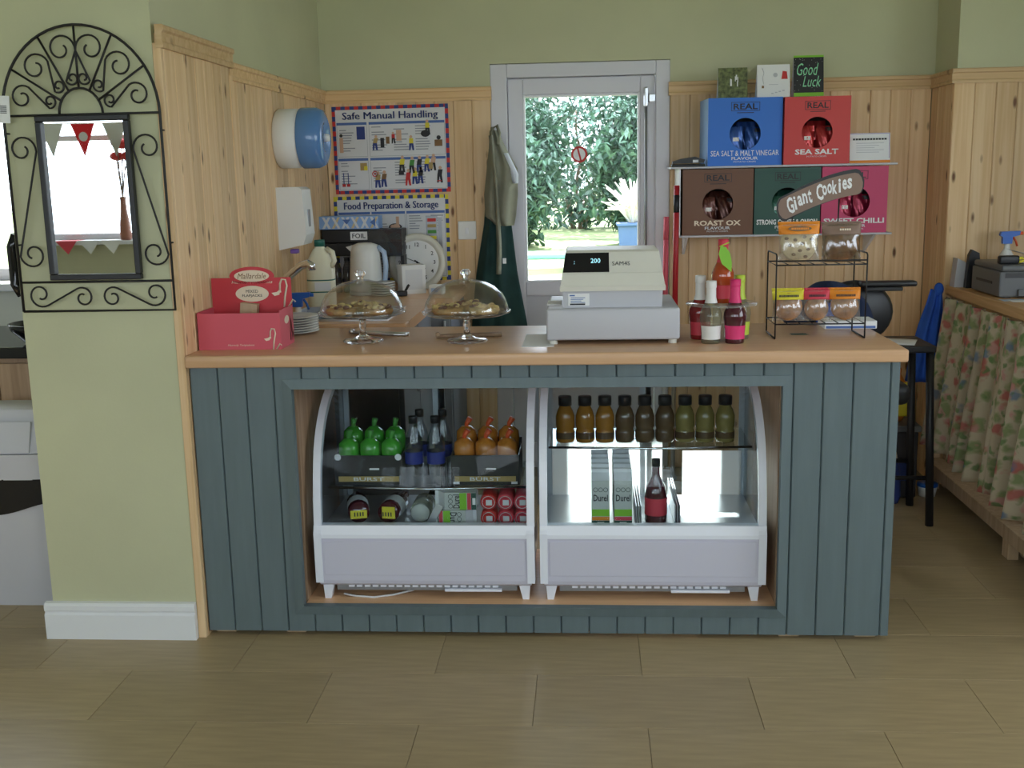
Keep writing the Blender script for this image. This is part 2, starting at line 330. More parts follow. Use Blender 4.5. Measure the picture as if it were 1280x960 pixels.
# floor with separate vinyl tiles where they can be told apart
fl = struct(G().box(-4.7, 3.3, -2.1, 5.5, -.08, -.003).build('floor', 'floor_grout'))
G().box(-4.6, 3.2, -2, 1.76, -.003, 0).build('floor_sheet', 'vinyl_tile', fl)
TW, TD = .61, .305
tile_me = G().box(-TW/2+.0007, TW/2-.0007, -TD/2+.0007, TD/2-.0007, -.003, 0, .0006).mesh('tile', 'vinyl_tile')
for k in range(-3, 9):
    off = -.156 if k % 2 == 0 else .15
    for i in range(-6, 6):
        x = off+TW*(i+.5); y = 2.68+TD*(k+.5)
        if x < -3.4 or x > 3.0 or y > 5.25: continue
        if (x-TW/2 > -1.73 and x+TW/2 < -1.27 and y-TD/2 > 3.23): continue
        inst('tile', tile_me, fl, (x, y, 0))
struct(G().box(-4.7, 3.3, -2.1, 5.5, 2.6, 2.7).build('ceiling', 'ceiling_white'))
DL, DR, DT = -.452, .3896, 1.952
wb = struct(G().box(-1.36, DL, 5.2997, 5.5, 0, 2.6).box(DR, 1.70, 5.2997, 5.5, 0, 2.6).box(DL, DR, 5.2997, 5.5, DT, 2.6).build('wall_back', 'green_plaster'))
wj = struct(G().box(1.593, 3.3, 4.991, 5.2997, 0, 2.6).build('wall_right', 'green_plaster'))
wl = struct(G().box(-1.36, -1.2591, 3.85, 5.2997, 0, 2.6).build('wall_left', 'green_plaster'))
wp = struct(G().box(-1.73, -1.257, 3.224, 3.85, 0, 2.6).build('wall_front_left', 'green_plaster'))
struct(G().box(-4.7, -4.6, -2.1, 5.5, 0, 2.6).build('wall_far_left', 'cream_plaster'))
struct(G().box(3.2, 3.3, -2.1, .2, 0, 2.6).box(3.2, 3.3, 2.9, 5.0, 0, 2.6).box(3.2, 3.3, .2, 2.9, 0, .95).box(3.2, 3.3, .2, 2.9, 2.35, 2.6).build('wall_far_right', 'green_plaster'))
g = G().box(3.22, 3.28, .2, .25, .95, 2.35, .004).box(3.22, 3.28, 2.85, 2.9, .95, 2.35, .004).box(3.22, 3.28, .25, 2.85, .95, 1.0, .004).box(3.22, 3.28, .25, 2.85, 2.30, 2.35, .004).box(3.225, 3.275, 1.53, 1.57, 1.0, 2.30)
w5 = struct(g.build('window_5', 'upvc'))
for a, b in ((.24, 1.54), (1.56, 2.86)): G().box(3.245, 3.255, a, b, .99, 2.31).build('pane', 'glass', w5)
pl_ = bpy.data.lights.new('daylight_portal', 'AREA'); pl_.shape = 'RECTANGLE'; pl_.size = 1.4; pl_.size_y = 2.7; pl_.cycles.is_portal = True
po_ = bpy.data.objects.new('daylight_portal', pl_); C.objects.link(po_); po_.location = (3.195, 1.55, 1.65); po_.rotation_euler = (0, PI/2, 0)
def wall_with_windows(name, x0, x1, y0, y1, wins, z0, z1, m):
    g = G(); xs = x0
    for a, b in wins: g.box(xs, a, y0, y1, 0, 2.6); g.box(a, b, y0, y1, 0, z0); g.box(a, b, y0, y1, z1, 2.6); xs = b
    g.box(xs, x1, y0, y1, 0, 2.6); return struct(g.build(name, m))
WINS = [(-4.45, -2.35), (-1.7, 1.1), (1.5, 3.05)]
wall_with_windows('wall_front', -4.6, 3.2, -2.1, -2.0, WINS, 1.0, 2.35, 'green_plaster')
wall_with_windows('wall_nook', -4.6, -1.36, 4.4, 4.5, [(-3.3, -2.30)], 1.05, 2.2, 'cream_plaster')
def window(n, a, b, y, z0, z1, cols, inner):
    f = G(); t = .05
    f.box(a, a+t, y-.03, y+.03, z0, z1, .006); f.box(b-t, b, y-.03, y+.03, z0, z1, .006); f.box(a+t, b-t, y-.03, y+.03, z0, z0+t, .006); f.box(a+t, b-t, y-.03, y+.03, z1-t, z1, .006)
    zt = z0+(z1-z0)*.58 if cols > 1 else None
    for i in range(1, cols): x = a+(b-a)*i/cols; f.box(x-.025, x+.025, y-.028, y+.028, z0+t, z1-t)
    if zt: f.box(a+t, b-t, y-.028, y+.028, zt-.02, zt+.02)
    o = struct(f.build('window_%d' % n, 'upvc'))
    for i in range(cols):
        x0 = a+(b-a)*i/cols; x1 = a+(b-a)*(i+1)/cols
        G().box(x0+.03, x1-.03, y-.006, y+.006, z0+.03, z1-.03).build('pane', 'glass', o)
    G().box(a-.04, b+.04, *sorted((y+inner*.03, y+inner*.20)), z0-.03, z0+.002, .006).build('window_sill', 'white_gloss', o)
    portal(a, b, z0, z1, y+inner*.045, inner)
    return o
for i, (a, b) in enumerate(WINS): window(i+1, a, b, -2.05, 1.0, 2.35, 2 if i == 0 else 3, 1)
window(4, -3.3, -2.30, 4.45, 1.05, 2.2, 1, -1)
# --- pine cladding: separate planks
def plank_mesh(w, h):
    c = .0036; e = .0004
    return G().prism([(-w/2+e, -PF+c), (-w/2+c, -PF), (w/2-c, -PF), (w/2-e, -PF+c), (w/2-e, 0), (-w/2+e, 0)], 'z', 0, h).mesh('plank', 'pine')
def clad(parent, a, b, fixed, side, h):
    n = max(1, round((b-a)/.0905)); w = (b-a)/n; me = plank_mesh(w, h)
    for i in range(n):
        t = a+w*(i+.5)
        if side == 'back': inst('plank', me, parent, (t, fixed, 0), 0)
        elif side == 'left': inst('plank', me, parent, (fixed, t, 0), PI/2)
        else: inst('plank', me, parent, (fixed, t, 0), -PI/2)
ZT = 1.849
clad(wb, -1.2441, DL, 5.2997, 'back', ZT-.06); clad(wb, DR, 1.578, 5.2997, 'back', ZT-.06)
clad(wj, 1.578, 3.19, 4.991, 'back', ZT-.06); clad(wj, 4.991, BW, 1.593, 'right', ZT-.06)
clad(wl, 3.866, BW, -1.2591, 'left', ZT-.06); clad(wp, 3.242, 3.835, -1.2464, 'left', 1.835)
G().box(-1.257, -1.2464, 3.242, 3.85, 0, 1.87).build('batten', 'pine', wp)
G().box(-1.2565, -1.2314, 3.222, 3.2415, 0, 1.84, .002).build('end_board', 'pine', wp)
G().box(-1.2464, -1.2290, 3.835, 3.866, 0, 1.80, .002).build('end_board', 'pine', wp)
def dado(n, ax, a, b, fixed, sgn, z=ZT, h=.062):
    # stepped moulding profile: (projection from the plank face, height)
    pf = [(-.012, 0), (.010, 0), (.014, -.004), (.014, -.016), (.008, -.021), (.007, -.046), (.011, -.051), (.010, -h), (-.012, -h)]
    pl = [(fixed+sgn*p, z+q) for p, q in pf]
    return struct(G().prism(pl, ax, a, b).build('trim_%d' % n, 'pine_trim'))
dado(1, 'x', -1.2441, DL+.006, BW, -1); dado(2, 'x', DR-.008, 1.578, BW, -1)
dado(3, 'x', 1.566, 3.19, 4.976, -1); dado(5, 'y', 4.976, BW, 1.578, -1)
dado(4, 'y', 3.866, BW, -1.2441, 1); dado(6, 'y', 3.216, 3.868, -1.2314, 1, 1.8907, .066)
# --- skirting on the mirror wall
sk = [(3.224, 0), (3.202, 0), (3.202, .082), (3.208, .088), (3.208, .092), (3.203, .097), (3.203, .112), (3.210, .120), (3.224, .122)]
struct(G().prism(sk, 'x', -1.752, -1.2575).build('baseboard_left', 'white_gloss'))
# --- back door
d1 = struct(G().box(DL, DL+.078, 5.30, 5.40, 0, DT-.002, .004).box(DR-.066, DR, 5.30, 5.40, 0, DT-.002, .004).box(DL+.078, DR-.066, 5.30, 5.40, 1.887, DT-.002, .004).build('door_1', 'upvc'))
GL, GR, GB, GT = -.302, .252, .9226, 1.808; YD = 5.325
lf = G().box(-.372, GL, YD, YD+.06, .02, 1.885, .005).box(GR, .321, YD, YD+.06, .02, 1.885, .005).box(GL, GR, YD, YD+.06, GT, 1.885, .005).box(GL, GR, YD, YD+.06, .855, GB, .005).box(GL, GR, YD, YD+.06, .02, .12, .005).build('door_leaf', 'upvc', d1)
G().box(GL, GR, YD+.022, YD+.04, .12, .855).build('lower_panel', 'till_grey', lf)
G().box(GL-.005, GR+.005, YD+.026, YD+.034, GB-.005, GT+.005).build('pane', 'door_glass', lf)
bd = G()
for a in ((GL, GL+.012, GB, GT), (GR-.012, GR, GB, GT)): bd.box(a[0], a[1], YD+.004, YD+.026, a[2], a[3], .003)
for a in ((GB, GB+.012), (GT-.012, GT)): bd.box(GL+.012, GR-.012, YD+.004, YD+.026, a[0], a[1], .003)
bd.build('glazing_bead', 'white_gloss', lf)
cl = G().box(.268, .288, YD-.03, YD, 1.74, 1.83, .006).box(.29, .322, YD-.025, YD, 1.76, 1.80, .005).build('stay_bracket', 'steel', d1)
G().tube([(.278, YD-.02, 1.75), (.277, YD-.02, .90)], .007, 8).build('stay_rod', 'grey_metal', cl)
ns = thing('no_smoking_sticker', 'small round red and white no smoking sticker on the door glass', 'sticker', (-.036, YD+.0255, 1.529))
g = G().disc(0, 0, .031, -.0004, 0, 24).ring(0, 0, .029, .039, -.0008, 1, 28); g.add([(-.012, -.0008, .030), (-.004, -.0008, .031), (.012, -.0008, -.030), (.004, -.0008, -.031)], [(0, 1, 2, 3)], 1)
g.rect(-.018, .012, -.010, -.004, -.0006, 2).rect(-.014, -.004, -.002, .012, -.0006, 2); g.build('print', ['paper', 'red_ink', 'paper_grey'], ns)
portal(GL, GR, GB, GT, YD+.01, -1)
struct(G().box(-.372, .321, 5.30, 5.5, -.003, .02).build('door_sill', 'upvc', d1))
# ================================================================== garden outside the door
def ground(u, v):
    x = -14+28*u; y = 5.5+30*v; z = -.05+.83*min(1, max(0, (y-5.9)/1.6)); return (x, y, z+.04*math.sin(x*1.3)*math.sin(y*.9))
o = struct(G().sheet(ground, 40, 40).build('garden_ground', 'grass'))
struct(G().sheet(lambda u, v: (-14+28*u, -2.2-20*v, -.1), 2, 2).build('front_ground', 'grass'))
def shrub(x, y, rx, ry, rz, zb, n, label, seed):
    random.seed(seed); t = thing('shrub', label, 'shrub', (x, y, zb), 0, None); f = G()
    for i in range(n):
        a = random.uniform(0, 2*PI); b = math.acos(random.uniform(-1, 1)); sb = math.sin(b) if b < PI/2 else max(.75, math.sin(b))*random.uniform(.7, 1); r = random.uniform(.55, 1)**.5
        k = 1+.18*math.sin(3*a+seed)*math.sin(4*b)
        p = Vector((rx*r*k*sb*math.cos(a), ry*r*k*sb*math.sin(a), rz*(.62+.62*r*k*math.cos(b))))
        if p.z < .12: p.z = random.uniform(.06, .45)
        L_ = random.uniform(.035, .072); W_ = L_*.42
        R = Matrix.Rotation(random.uniform(0, 2*PI), 3, 'Z') @ Matrix.Rotation(random.uniform(-1.2, 1.2), 3, 'X') @ Matrix.Rotation(random.uniform(-.8, .8), 3, 'Y')
        q = [R @ Vector(c) for c in ((0, -L_, 0), (W_, 0, .012), (0, L_, 0), (-W_, 0, .012))]
        f.add([p+c for c in q], [(0, 1, 2), (0, 2, 3)])
    o = f.build('foliage', 'leaf_out', t); o['kind'] = 'stuff'
    for j in range(5):
        a = j*1.3+seed; g = G(); pts = [(.06*math.cos(a), .06*math.sin(a), 0)]
        for s in range(1, 7): pts.append((rx*.6*math.cos(a)*(s/6)**1.3+.04*math.sin(s*2+j), ry*.6*math.sin(a)*(s/6)**1.3, rz*1.05*s/6))
        g.tube(pts, [.035*(1-s/8) for s in range(7)], 6).build('branch', 'bark', t)
shrub(-1.15, 10.2, 1.0, .8, 1.30, .70, 12000, 'dense leafy shrub seen through the left of the door glass', 3)
shrub(.95, 10.4, 1.0, .8, 1.24, .70, 12000, 'dense leafy shrub seen through the middle and right of the door glass', 5)
shrub(3.5, 10.6, 1.0, .8, 1.2, .70, 6000, 'leafy shrub at the right edge of the garden view', 8)
shrub(-.1, 13.2, 1.5, .9, 1.35, .70, 7000, 'taller shrub standing behind the other garden shrubs', 11)
t = thing('storage_box', 'pale teal lidded storage box low in the door glass', 'box', (-.31, 8.0, .74))
G().box(-.22, .22, -.16, .16, 0, .10, .015).build('body', 'white_plastic', t); G().box(-.235, .235, -.175, .175, .10, .135, .012).build('lid', 'teal_box', t)
t = thing('planter_tub', 'dark blue square planter tub by the shrub outside', 'planter', (.365, 9.0, .76))
G().prism([(-.10, 0), (.10, 0), (.115, .25), (-.115, .25)], 'y', -.11, .11).build('body', 'slate_blue', t); G().box(-.13, .13, -.13, .13, .25, .275, .008).build('rim', 'slate_blue', t)
random.seed(4); g = G()
for i in range(160):
    a = random.uniform(0, 2*PI); r = random.uniform(.05, .26); h = random.uniform(.2, .42)
    g.tube([(0, 0, .25), (r*.4*math.cos(a), r*.4*math.sin(a), .25+h*.6), (r*math.cos(a), r*math.sin(a), .25+h*(.9 if i % 3 else .6))], [.006, .010, .004], 4)
g.build('plumes', 'pale_plume', t)
# ================================================================== counter
CF = 3.242; PL, PR = -1.229, .9195; ZB, ZP = .018, .8877; OL, OR, OT, OB = -.9086, .5759, .8104, .1064
WT = .919
ct = thing('serving_counter', 'grey-green boarded serving counter with a framed opening for two fridges', 'counter', (0, 0, 0))
xs = [PL+.0875*i for i in range(26) if PL+.0875*i < PR-.06]+[PR-.028]
xs += [PR]
def board(a, b, z0, z1, y=CF, t=.016):
    c = .004; e = .0008
    G().prism([(a+e, y+c), (a+c, y), (b-c, y), (b-e, y+c), (b-e, y+t), (a+e, y+t)], 'z', z0, z1).build('board', 'teal_paint', ct)
for a, b in zip(xs, xs[1:]):
    if b <= OL+.012 or a >= OR-.012: board(a, b, ZB, ZP)
    else:
        if a < OL-.012: board(a, OL-.012, OB-.01, OT+.01)
        if b > OR+.012: board(OR+.012, b, OB-.01, OT+.01)
        board(a, b, OT+.01, ZP); board(a, b, ZB, OB-.01)
# backing, recess lining and shelf
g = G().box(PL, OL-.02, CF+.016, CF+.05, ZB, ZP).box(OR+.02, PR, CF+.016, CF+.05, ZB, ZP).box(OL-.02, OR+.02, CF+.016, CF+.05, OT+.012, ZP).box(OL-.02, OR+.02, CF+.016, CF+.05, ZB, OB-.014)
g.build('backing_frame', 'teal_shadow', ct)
G().box(OL-.02, OL-.002, CF+.05, 3.79, .03, .878).build('inner_cheek', 'brown_wood', ct); G().box(OR+.002, OR+.02, CF+.05, 3.79, .03, .878).build('inner_cheek', 'brown_wood', ct)
G().box(OL-.002, OR+.002, CF+.016, 3.79, OB-.030, OB-.004).build('inner_shelf', 'beech_laminate', ct)
G().box(PR-.018, PR, CF+.05, 3.79, ZB, .878).build('end_panel', 'teal_paint', ct); G().box(PL, PL+.018, CF+.05, 3.79, ZB, .878).build('end_panel', 'teal_paint', ct)
# moulded frame around the opening, mitred
def mould(p0, p1, q1, q0):
    # p: inner edge, q: outer edge; raised at the inner side
    v = [(p0[0], CF-.013, p0[1]), (p1[0], CF-.013, p1[1]), (q1[0], CF-.005, q1[1]), (q0[0], CF-.005, q0[1])]
    v += [(a, CF+.016, c) for a, b, c in v]
    G().add(v, [(0, 1, 2, 3), (7, 6, 5, 4), (0, 4, 5, 1), (1, 5, 6, 2), (2, 6, 7, 3), (3, 7, 4, 0)]).build('frame_moulding', 'teal_paint', ct)
w_ = .030
mould((OL, OT), (OR, OT), (OR+w_, OT+w_), (OL-w_, OT+w_)); mould((OL, OB), (OR, OB), (OR+w_, OB-w_), (OL-w_, OB-w_))
mould((OL, OB), (OL, OT), (OL-w_, OT+w_), (OL-w_, OB-w_)); mould((OR, OB), (OR, OT), (OR+w_, OT+w_), (OR+w_, OB-w_))
for u in (285, 372, 985, 1080):
    x = at(u, 792, Y=CF+.04).x
    for dy in (.03, .42): G().box(x-.032, x+.032, CF+dy, CF+dy+.045, 0, ZB, .002).build('foot_block', 'raw_wood', ct)
wtop = G().box(-1.2300, .933, 3.212, 3.815, .881, WT, .007).build('worktop', 'beech_laminate'); tag(wtop, 'long beech-effect worktop on the grey-green counter', 'worktop')
# ================================================================== fridges
FY = 3.289; DK = .325; FW = .353
FP = [(3.295, .353), (3.31, .47), (3.345, .59), (3.41, .675), (3.50, .735), (3.60, .766), (3.66, .772)]
def smooth_curve(P, k=3):
    out = []
    for i in range(len(P)-1):
        p0, p1, p2, p3 = P[max(0, i-1)], P[i], P[i+1], P[min(len(P)-1, i+2)]
        for j in range(k):
            t_ = j/k; out.append(tuple(.5*(2*p1[d]+(p2[d]-p0[d])*t_+(2*p0[d]-5*p1[d]+4*p2[d]-p3[d])*t_**2+(3*p1[d]-p0[d]-3*p2[d]+p3[d])*t_**3) for d in (0, 1)))
    return out+[P[-1]]
FP = smooth_curve(FP)
def fridge(cx, label, shelf_z, sy):
    t = thing('display_fridge', label, 'fridge', (cx, FY, OB-.004), 0); t['group'] = 'display fridges in the counter'
    loc = (-cx, -FY, -(OB-.004)); W = FW
    def bd_(g, name, m, par=t):
        g.move(loc) if par is t else None
        return g.build(name, m, par)
    x0, x1 = cx-W, cx+W
    # lower housing: sloped grey panel under a white band
    low = [(FY+.018, .150), (FY+.002, .160), (FY-.001, .172), (FY, .316), (FY+.035, .316), (FY+.04, .31), (3.74, .31), (3.76, .15)]
    hs = bd_(G().prism(low, 'x', x0+.012, x1-.012), 'housing', 'fridge_grey')
    bd_(G().prism([(FY-.004, .314), (FY-.004, .326), (FY+.003, .355), (FY+.035, .355), (FY+.035, .314)], 'x', x0, x1), 'front_band', 'fridge_white')
    bd_(G().box(x0+.03, x1-.03, FY-.0035, FY, .190, .305, .0015), 'front_panel', 'fridge_grey')
    for s in (-1, 1):
        a, b = (x0, x0+.024) if s < 0 else (x1-.024, x1)
        inn = [(y+.022, z-.016) for y, z in FP]
        bd_(G().prism([(FY-.004, .165), (FY-.006, .33)]+FP+inn[::-1]+[(FY+.04, .33), (FY+.04, .165)], 'x', a, b), 'side_frame', 'fridge_white')
        a2, b2 = (x0+.004, x0+.012) if s < 0 else (x1-.012, x1-.004)
        bd_(G().prism([(FY+.035, .30)]+[(y+.020, z-.014) for y, z in FP]+[(3.74, .758), (3.74, .30)], 'x', a2, b2), 'side_glass', 'fridge_glass')
    bd_(G().sheet(lambda u, v: (x0+.022+(2*W-.044)*u, *gp(v)), 1, 18, 0, .004, (0, .7, -.7)), 'front_glass', 'fridge_glass')
    bd_(G().box(x0, x1, 3.645, 3.76, .758, .785, .005), 'top_panel', 'fridge_white')
    for s in (-1, 1): bd_(G().box(cx+s*(W-.006)-.006, cx+s*(W-.006)+.006, 3.728, 3.76, .29, .76), 'rear_post', 'fridge_liner')
    for s in (0, 1):
        a, b = (x0+.012, cx+.02) if s == 0 else (cx-.02, x1-.012); y = 3.735 if s else 3.747
        dr = bd_(G().box(a, a+.018, y, y+.01, .29, .758).box(b-.018, b, y, y+.01, .29, .758).box(a+.018, b-.018, y, y+.01, .29, .304).box(a+.018, b-.018, y, y+.01, .744, .758), 'rear_door', 'fridge_liner')
        G().box(a+.018, b-.018, y+.003, y+.007, .304, .744).move(loc).build('pane', 'fridge_glass', dr)
    bd_(G().box(x0+.012, x1-.012, FY+.035, 3.728, DK-.012, DK), 'deck', 'steel')
    sh = bd_(G().box(x0+.026, x1-.026, sy, 3.72, shelf_z-.008, shelf_z-.003), 'shelf', 'glass')
    g = G().tube([(x0+.026, sy, shelf_z-.004), (cx, sy-.012, shelf_z-.006), (x1-.026, sy, shelf_z-.004)], .004, 6)
    g.move(loc).build('shelf_edge', 'chrome', sh)
    # feet, vents and the strip under the housing
    for s in (-1, 1):
        for y in (FY+.02, 3.70):
            x = cx+s*(W-.035)
            bd_(G().prism([(x-.018, .152), (x+.018, .152), (x+.010+s*.004, OB-.004), (x-.010+s*.004, OB-.004)], 'y', y, y+.03), 'foot', 'fridge_white')
    bd_(G().box(x0+.06, x1-.06, FY+.03, 3.72, .128, .150), 'underside_tray', 'grey_metal')
    for i in range(19): bd_(G().box(x0+.10+.026*i, x0+.118+.026*i, FY+.022, FY+.030, .141, .149), 'vent_slat', 'fridge_white')
    bd_(G().box(cx+.06, cx+.245, FY+.016, FY+.03, .128, .137, .002), 'drip_strip', 'fridge_white')
    return t
def gp(v):
    f = v*(len(FP)-1); i = min(int(f), len(FP)-2); k = f-i
    return (FP[i][0]*(1-k)+FP[i+1][0]*k+.004, FP[i][1]*(1-k)+FP[i+1][1]*k)
FX = (-.527, .196)
fridge(FX[0], 'left display fridge with green and orange wrapped packs inside', .452, 3.405)
fridge(FX[1], 'right display fridge with a top row of juice bottles', .572, 3.455)
# cable under the left fridge
pts = [(-.80, 3.325, .112), (-.76, 3.318, .107), (-.70, 3.312, .1055), (-.64, 3.33, .107), (-.58, 3.36, .112), (-.55, 3.42, .115)]
tag(G().tube(pts, .0035, 6).build('power_cable', 'paper_grey'), 'thin pale grey cable looping under the left display fridge', 'cable')
# ---------------------------------------------------------------- fridge contents, left
def tray(cx, body, foil, tip, label, word):
    t = thing('snack_display_carton', label, 'display carton', (cx, 3.425, .4495))
    g = G().box(-.112, .112, 0, .004, 0, .10).box(-.112, .112, .17, .174, 0, .12).box(-.112, -.108, .004, .17, 0, .10).box(.108, .112, .004, .17, 0, .10).box(-.108, .108, .004, .17, 0, .004)
    g.build('carton', 'black', t)
    G().box(-.10, .10, -.001, 0, .012, .03).build('gold_band', 'gold_ink', t)
    text(word, .10, .012, 'paper_grey', .01, parent=t, loc=(0, -.0016, .021)); print_lines([(.004, .036, .052, .058, -.0016)], 'paper_grey', t)
    for s in (-1, 1): G().disc(s*.10, .095, .011, -.0012, 0, 16).build('price_spot', 'paper_grey', t) if body else G().box(s*.095-.010, s*.095+.010, -.002, 0, .004, .012).build('price_tag', 'paper_grey', t)
    k = 0
    for r in range(2):
        for i in range(3):
            x = -.071+.071*i; y = .045+.078*r; zz = .125+.022*r
            q = thing('wrapped_snack', '%s wrapped snack in the %s row of the left fridge carton, %s from left' % ('green' if body else 'orange', ('front', 'back')[r], ORD[i]), 'snack', (cx+x, 3.425+y, .4545))
            G().lathe([(0, 0), (.026, .003), (.030, .05), (.033, zz-.05), (.0352, zz-.022), (.033, zz+.002), (.016, zz+.018), (0, zz+.020)], 12).build('wrapper', foil, q)
            G().tube([(0, 0, zz+.008), (.002, -.004, zz+.028), (.006+(.008 if not body else 0), -.006, zz+.046)], [.007, .008, .011], 6).build('twist', tip, q)
tray(-.722, 1, 'green_foil', 'green_ink', 'dark display carton holding green wrapped snacks in the left fridge', 'BURST')
tray(-.338, 0, 'orange_foil', 'orange_plastic', 'dark display carton holding orange wrapped snacks in the left fridge', 'BURST')
def water(x, y, label):
    t = thing('water_bottle', label, 'bottle', (x, y, .4495), 0, 'water bottles in the left fridge')
    G().lathe([(0, 0), (.027, 0), (.030, .006), (.027, .03), (.030, .04), (.027, .055), (.030, .065), (.030, .13), (.026, .155), (.013, .19), (.0125, .212), (0, .212)], 16).build('bottle', 'bottle_clear', t)
    G().lathe([(.0308, .072), (.0308, .112)], 16).build('label_band', 'water_label', t); G().lathe([(0, .228), (.014, .228), (.0148, .224), (.0148, .205), (0, .205)], 14).build('cap', 'black', t)
water(-.572, 3.445, 'water bottle at the front left of four in the left fridge'); water(-.500, 3.445, 'water bottle at the front right of four in the left fridge')
water(-.566, 3.545, 'water bottle behind the front left one in the left fridge'); water(-.488, 3.545, 'water bottle behind the front right one in the left fridge')
# lower deck left: laid-down bottles with yellow tags, jar, cartons and cans
for i, (x, rz) in enumerate(((-.755, .25), (-.66, -.12))):
    t = thing('dark_drink_bottle', ('leftmost' if i == 0 else 'right-hand')+' dark red bottle with yellow tag lying on the left fridge deck', 'bottle', (x, 3.40, DK+.037), rz)
    G().lathe([(0, 0), (.034, .002), (.036, .02), (.036, .12), (.016, .17), (.016, .20), (0, .20)], 16, ax='y').build('bottle', 'dark_drink', t)
    G().lathe([(.0365, .035), (.0365, .09)], 16, ax='y').build('label_band', 'paper_grey', t)
    G().box(-.028+.01*i, .026, -.004, -.002, -.018, .010+.012*i, .001).build('price_tag', 'yellow_ink', t); print_lines([(-.016+.009*j, -.012+.009*j, -.010, .004, -.0046) for j in range(4)], 'ink', t)
t = thing('glass_jar', 'round jar with pale lid lying on the left fridge deck', 'jar', (-.552, 3.40, DK+.037))
G().lathe([(0, .012), (.030, .012), (.036, .02), (.036, .11), (0, .115)], 18, ax='y').build('jar', 'pale_drink', t); G().lathe([(0, -.003), (.029, -.002), (.031, .002), (.031, .014), (0, .014)], 18, ax='y').build('lid', 'carton_grey', t)
def carton(loc, rot, label, band, name='juice_carton', group=None, h=.150):
    t = thing(name, label, 'carton', loc, 0, group); w, d = .058, .058; t.rotation_euler = rot
    G().box(-w/2, w/2, 0, d, 0, h, .002).build('body', 'carton_grey', t)
    G().prism([(0, h), (d, h), (d/2, h+.022)], 'x', -w/2, w/2).box(-w/2, w/2, d/2-.002, d/2+.002, h+.018, h+.032).build('gable_top', 'paper_grey', t)
    G().rect(-w/2+.001, w/2-.001, .018, .030, -.0006).build('colour_band', band, t); G().rect(-w/2+.001, w/2-.001, .032, .055, -.0006).build('fruit_band', 'leaf_green', t); G().rect(-w/2+.001, w/2-.001, .001, .017, -.0006).build('dark_band', 'box_green', t)
    g = G()
    for i in range(3): g.ring(-.016+.016*i, h*.80, .006, .0075, -.0008, 0, 12)
    g.build('emblem', 'ink', t); text('Durel', .046, .022, 'ink', .015, parent=t, loc=(0, -.001, h*.62)); G().box(-.011, .011, -.0012, 0, .003, .013).build('price_tag', 'paper', t)
    return t
carton((-.362, 3.36, DK+.089), (0, -PI/2, 0), 'drinks carton lying on top of another in the left fridge', 'label_red', h=.105)
carton((-.503, 3.36, DK+.0295), (0, PI/2, 0), 'drinks carton lying under another in the left fridge', 'label_red', h=.105)
for r in range(2):
    for i in range(3):
        t = thing('drink_can', 'red drink can in the %s row of the left fridge deck, %s from left' % (('lower', 'upper')[r], ORD[i]), 'can', (-.325+.0545*i, 3.37, DK+.028+.054*r), 0, 'red cans lying in the left fridge')
        G().lathe([(0, .004), (.020, .004), (.022, 0), (.027, .008), (.027, .11), (.021, .118), (0, .117)], 18, ax='y').build('body', 'can_red' if i == 0 else 'label_red', t)
        G().ring(0, 0, .019, .022, .002, 0, 18).build('rim', 'steel', t); G().box(-.008, .012, .0015, .0035, -.010, .008, .0008).build('price_tag', 'paper_grey', t)
t = tag(G().box(-.012, .012, 0, .004, 0, .085, .001).rot('Y', .5).build('foil_strip', 'steel', None, (-.520, 3.352, DK+.004)), 'silver striped foil strip beside the lying cartons', 'wrapper')
# ---------------------------------------------------------------- fridge contents, right
def juice(x, m, label):
    t = thing('juice_bottle', label, 'bottle', (x, 3.535, .5695), 0, 'juice bottles on the top shelf of the right fridge')
    G().lathe([(0, 0), (.029, 0), (.0312, .006), (.0312, .035), (.028, .042), (.0312, .050), (.0312, .085), (.025, .105), (.019, .116), (.0185, .124), (0, .124)], 16).build('bottle', m, t)
    G().lathe([(0, .152), (.021, .152), (.022, .147), (.022, .122), (0, .122)], 16).build('cap', 'black', t); G().lathe([(.0316, .012), (.0316, .034)], 16).build('label_band', 'juice_brown', t)
for i in range(9):
    juice(-.078+.0655*i, ('juice_orange' if i < 3 else 'juice_brown' if i < 6 else 'juice_yellow'), 'juice bottle with black cap on the right fridge top shelf, %s from left' % ORD[i])
for c, (x, bnd) in enumerate(((.036, 'orange_ink'), (.108, 'label_red'))):
    for r in range(5):
        carton((x, 3.385+.062*r, DK), (0, 0, 0), 'juice carton in the %s file of the right fridge, %s from the glass' % (('left', 'right')[c], ORD[r]), bnd, group='juice cartons in two files in the right fridge')
t = thing('cordial_bottle', 'dark red bottle with red label standing on the right fridge deck', 'bottle', (.215, 3.43, DK))
G().lathe([(0, 0), (.034, 0), (.036, .006), (.036, .09), (.030, .12), (.013, .155), (.012, .19), (0, .19)], 18).build('bottle', 'dark_drink', t); G().lathe([(.0366, .028), (.0366, .085)], 18).build('label_band', 'label_red', t); G().lathe([(0, .21), (.0135, .21), (.0135, .185), (0, .185)], 14).build('cap', 'black', t)
for i, x in enumerate((.160, .283)):
    t = tag(G().box(x-.012, x-.009, 3.37, 3.70, DK, DK+.07).box(x-.004, x-.001, 3.37, 3.70, DK, DK+.07).box(x-.012, x+.006, 3.37, 3.70, DK, DK+.004).box(x+.003, x+.006, 3.37, 3.70, DK, DK+.07).build('shelf_divider', 'steel'), ('steel divider between the cartons and the red bottle', 'steel divider to the right of the dark red bottle')[i], 'divider')
for i, (a, b, z0, z1) in enumerate(((-.130, .255, .3255, .530), (.325, .528, .3255, .485))):
    tag(G().box(a, b, 3.7275, 3.7283, z0, z1).build('paper_notice', 'thin_paper'), ('wide', 'narrower')[i]+' white paper taped inside the back of the right fridge', 'paper')
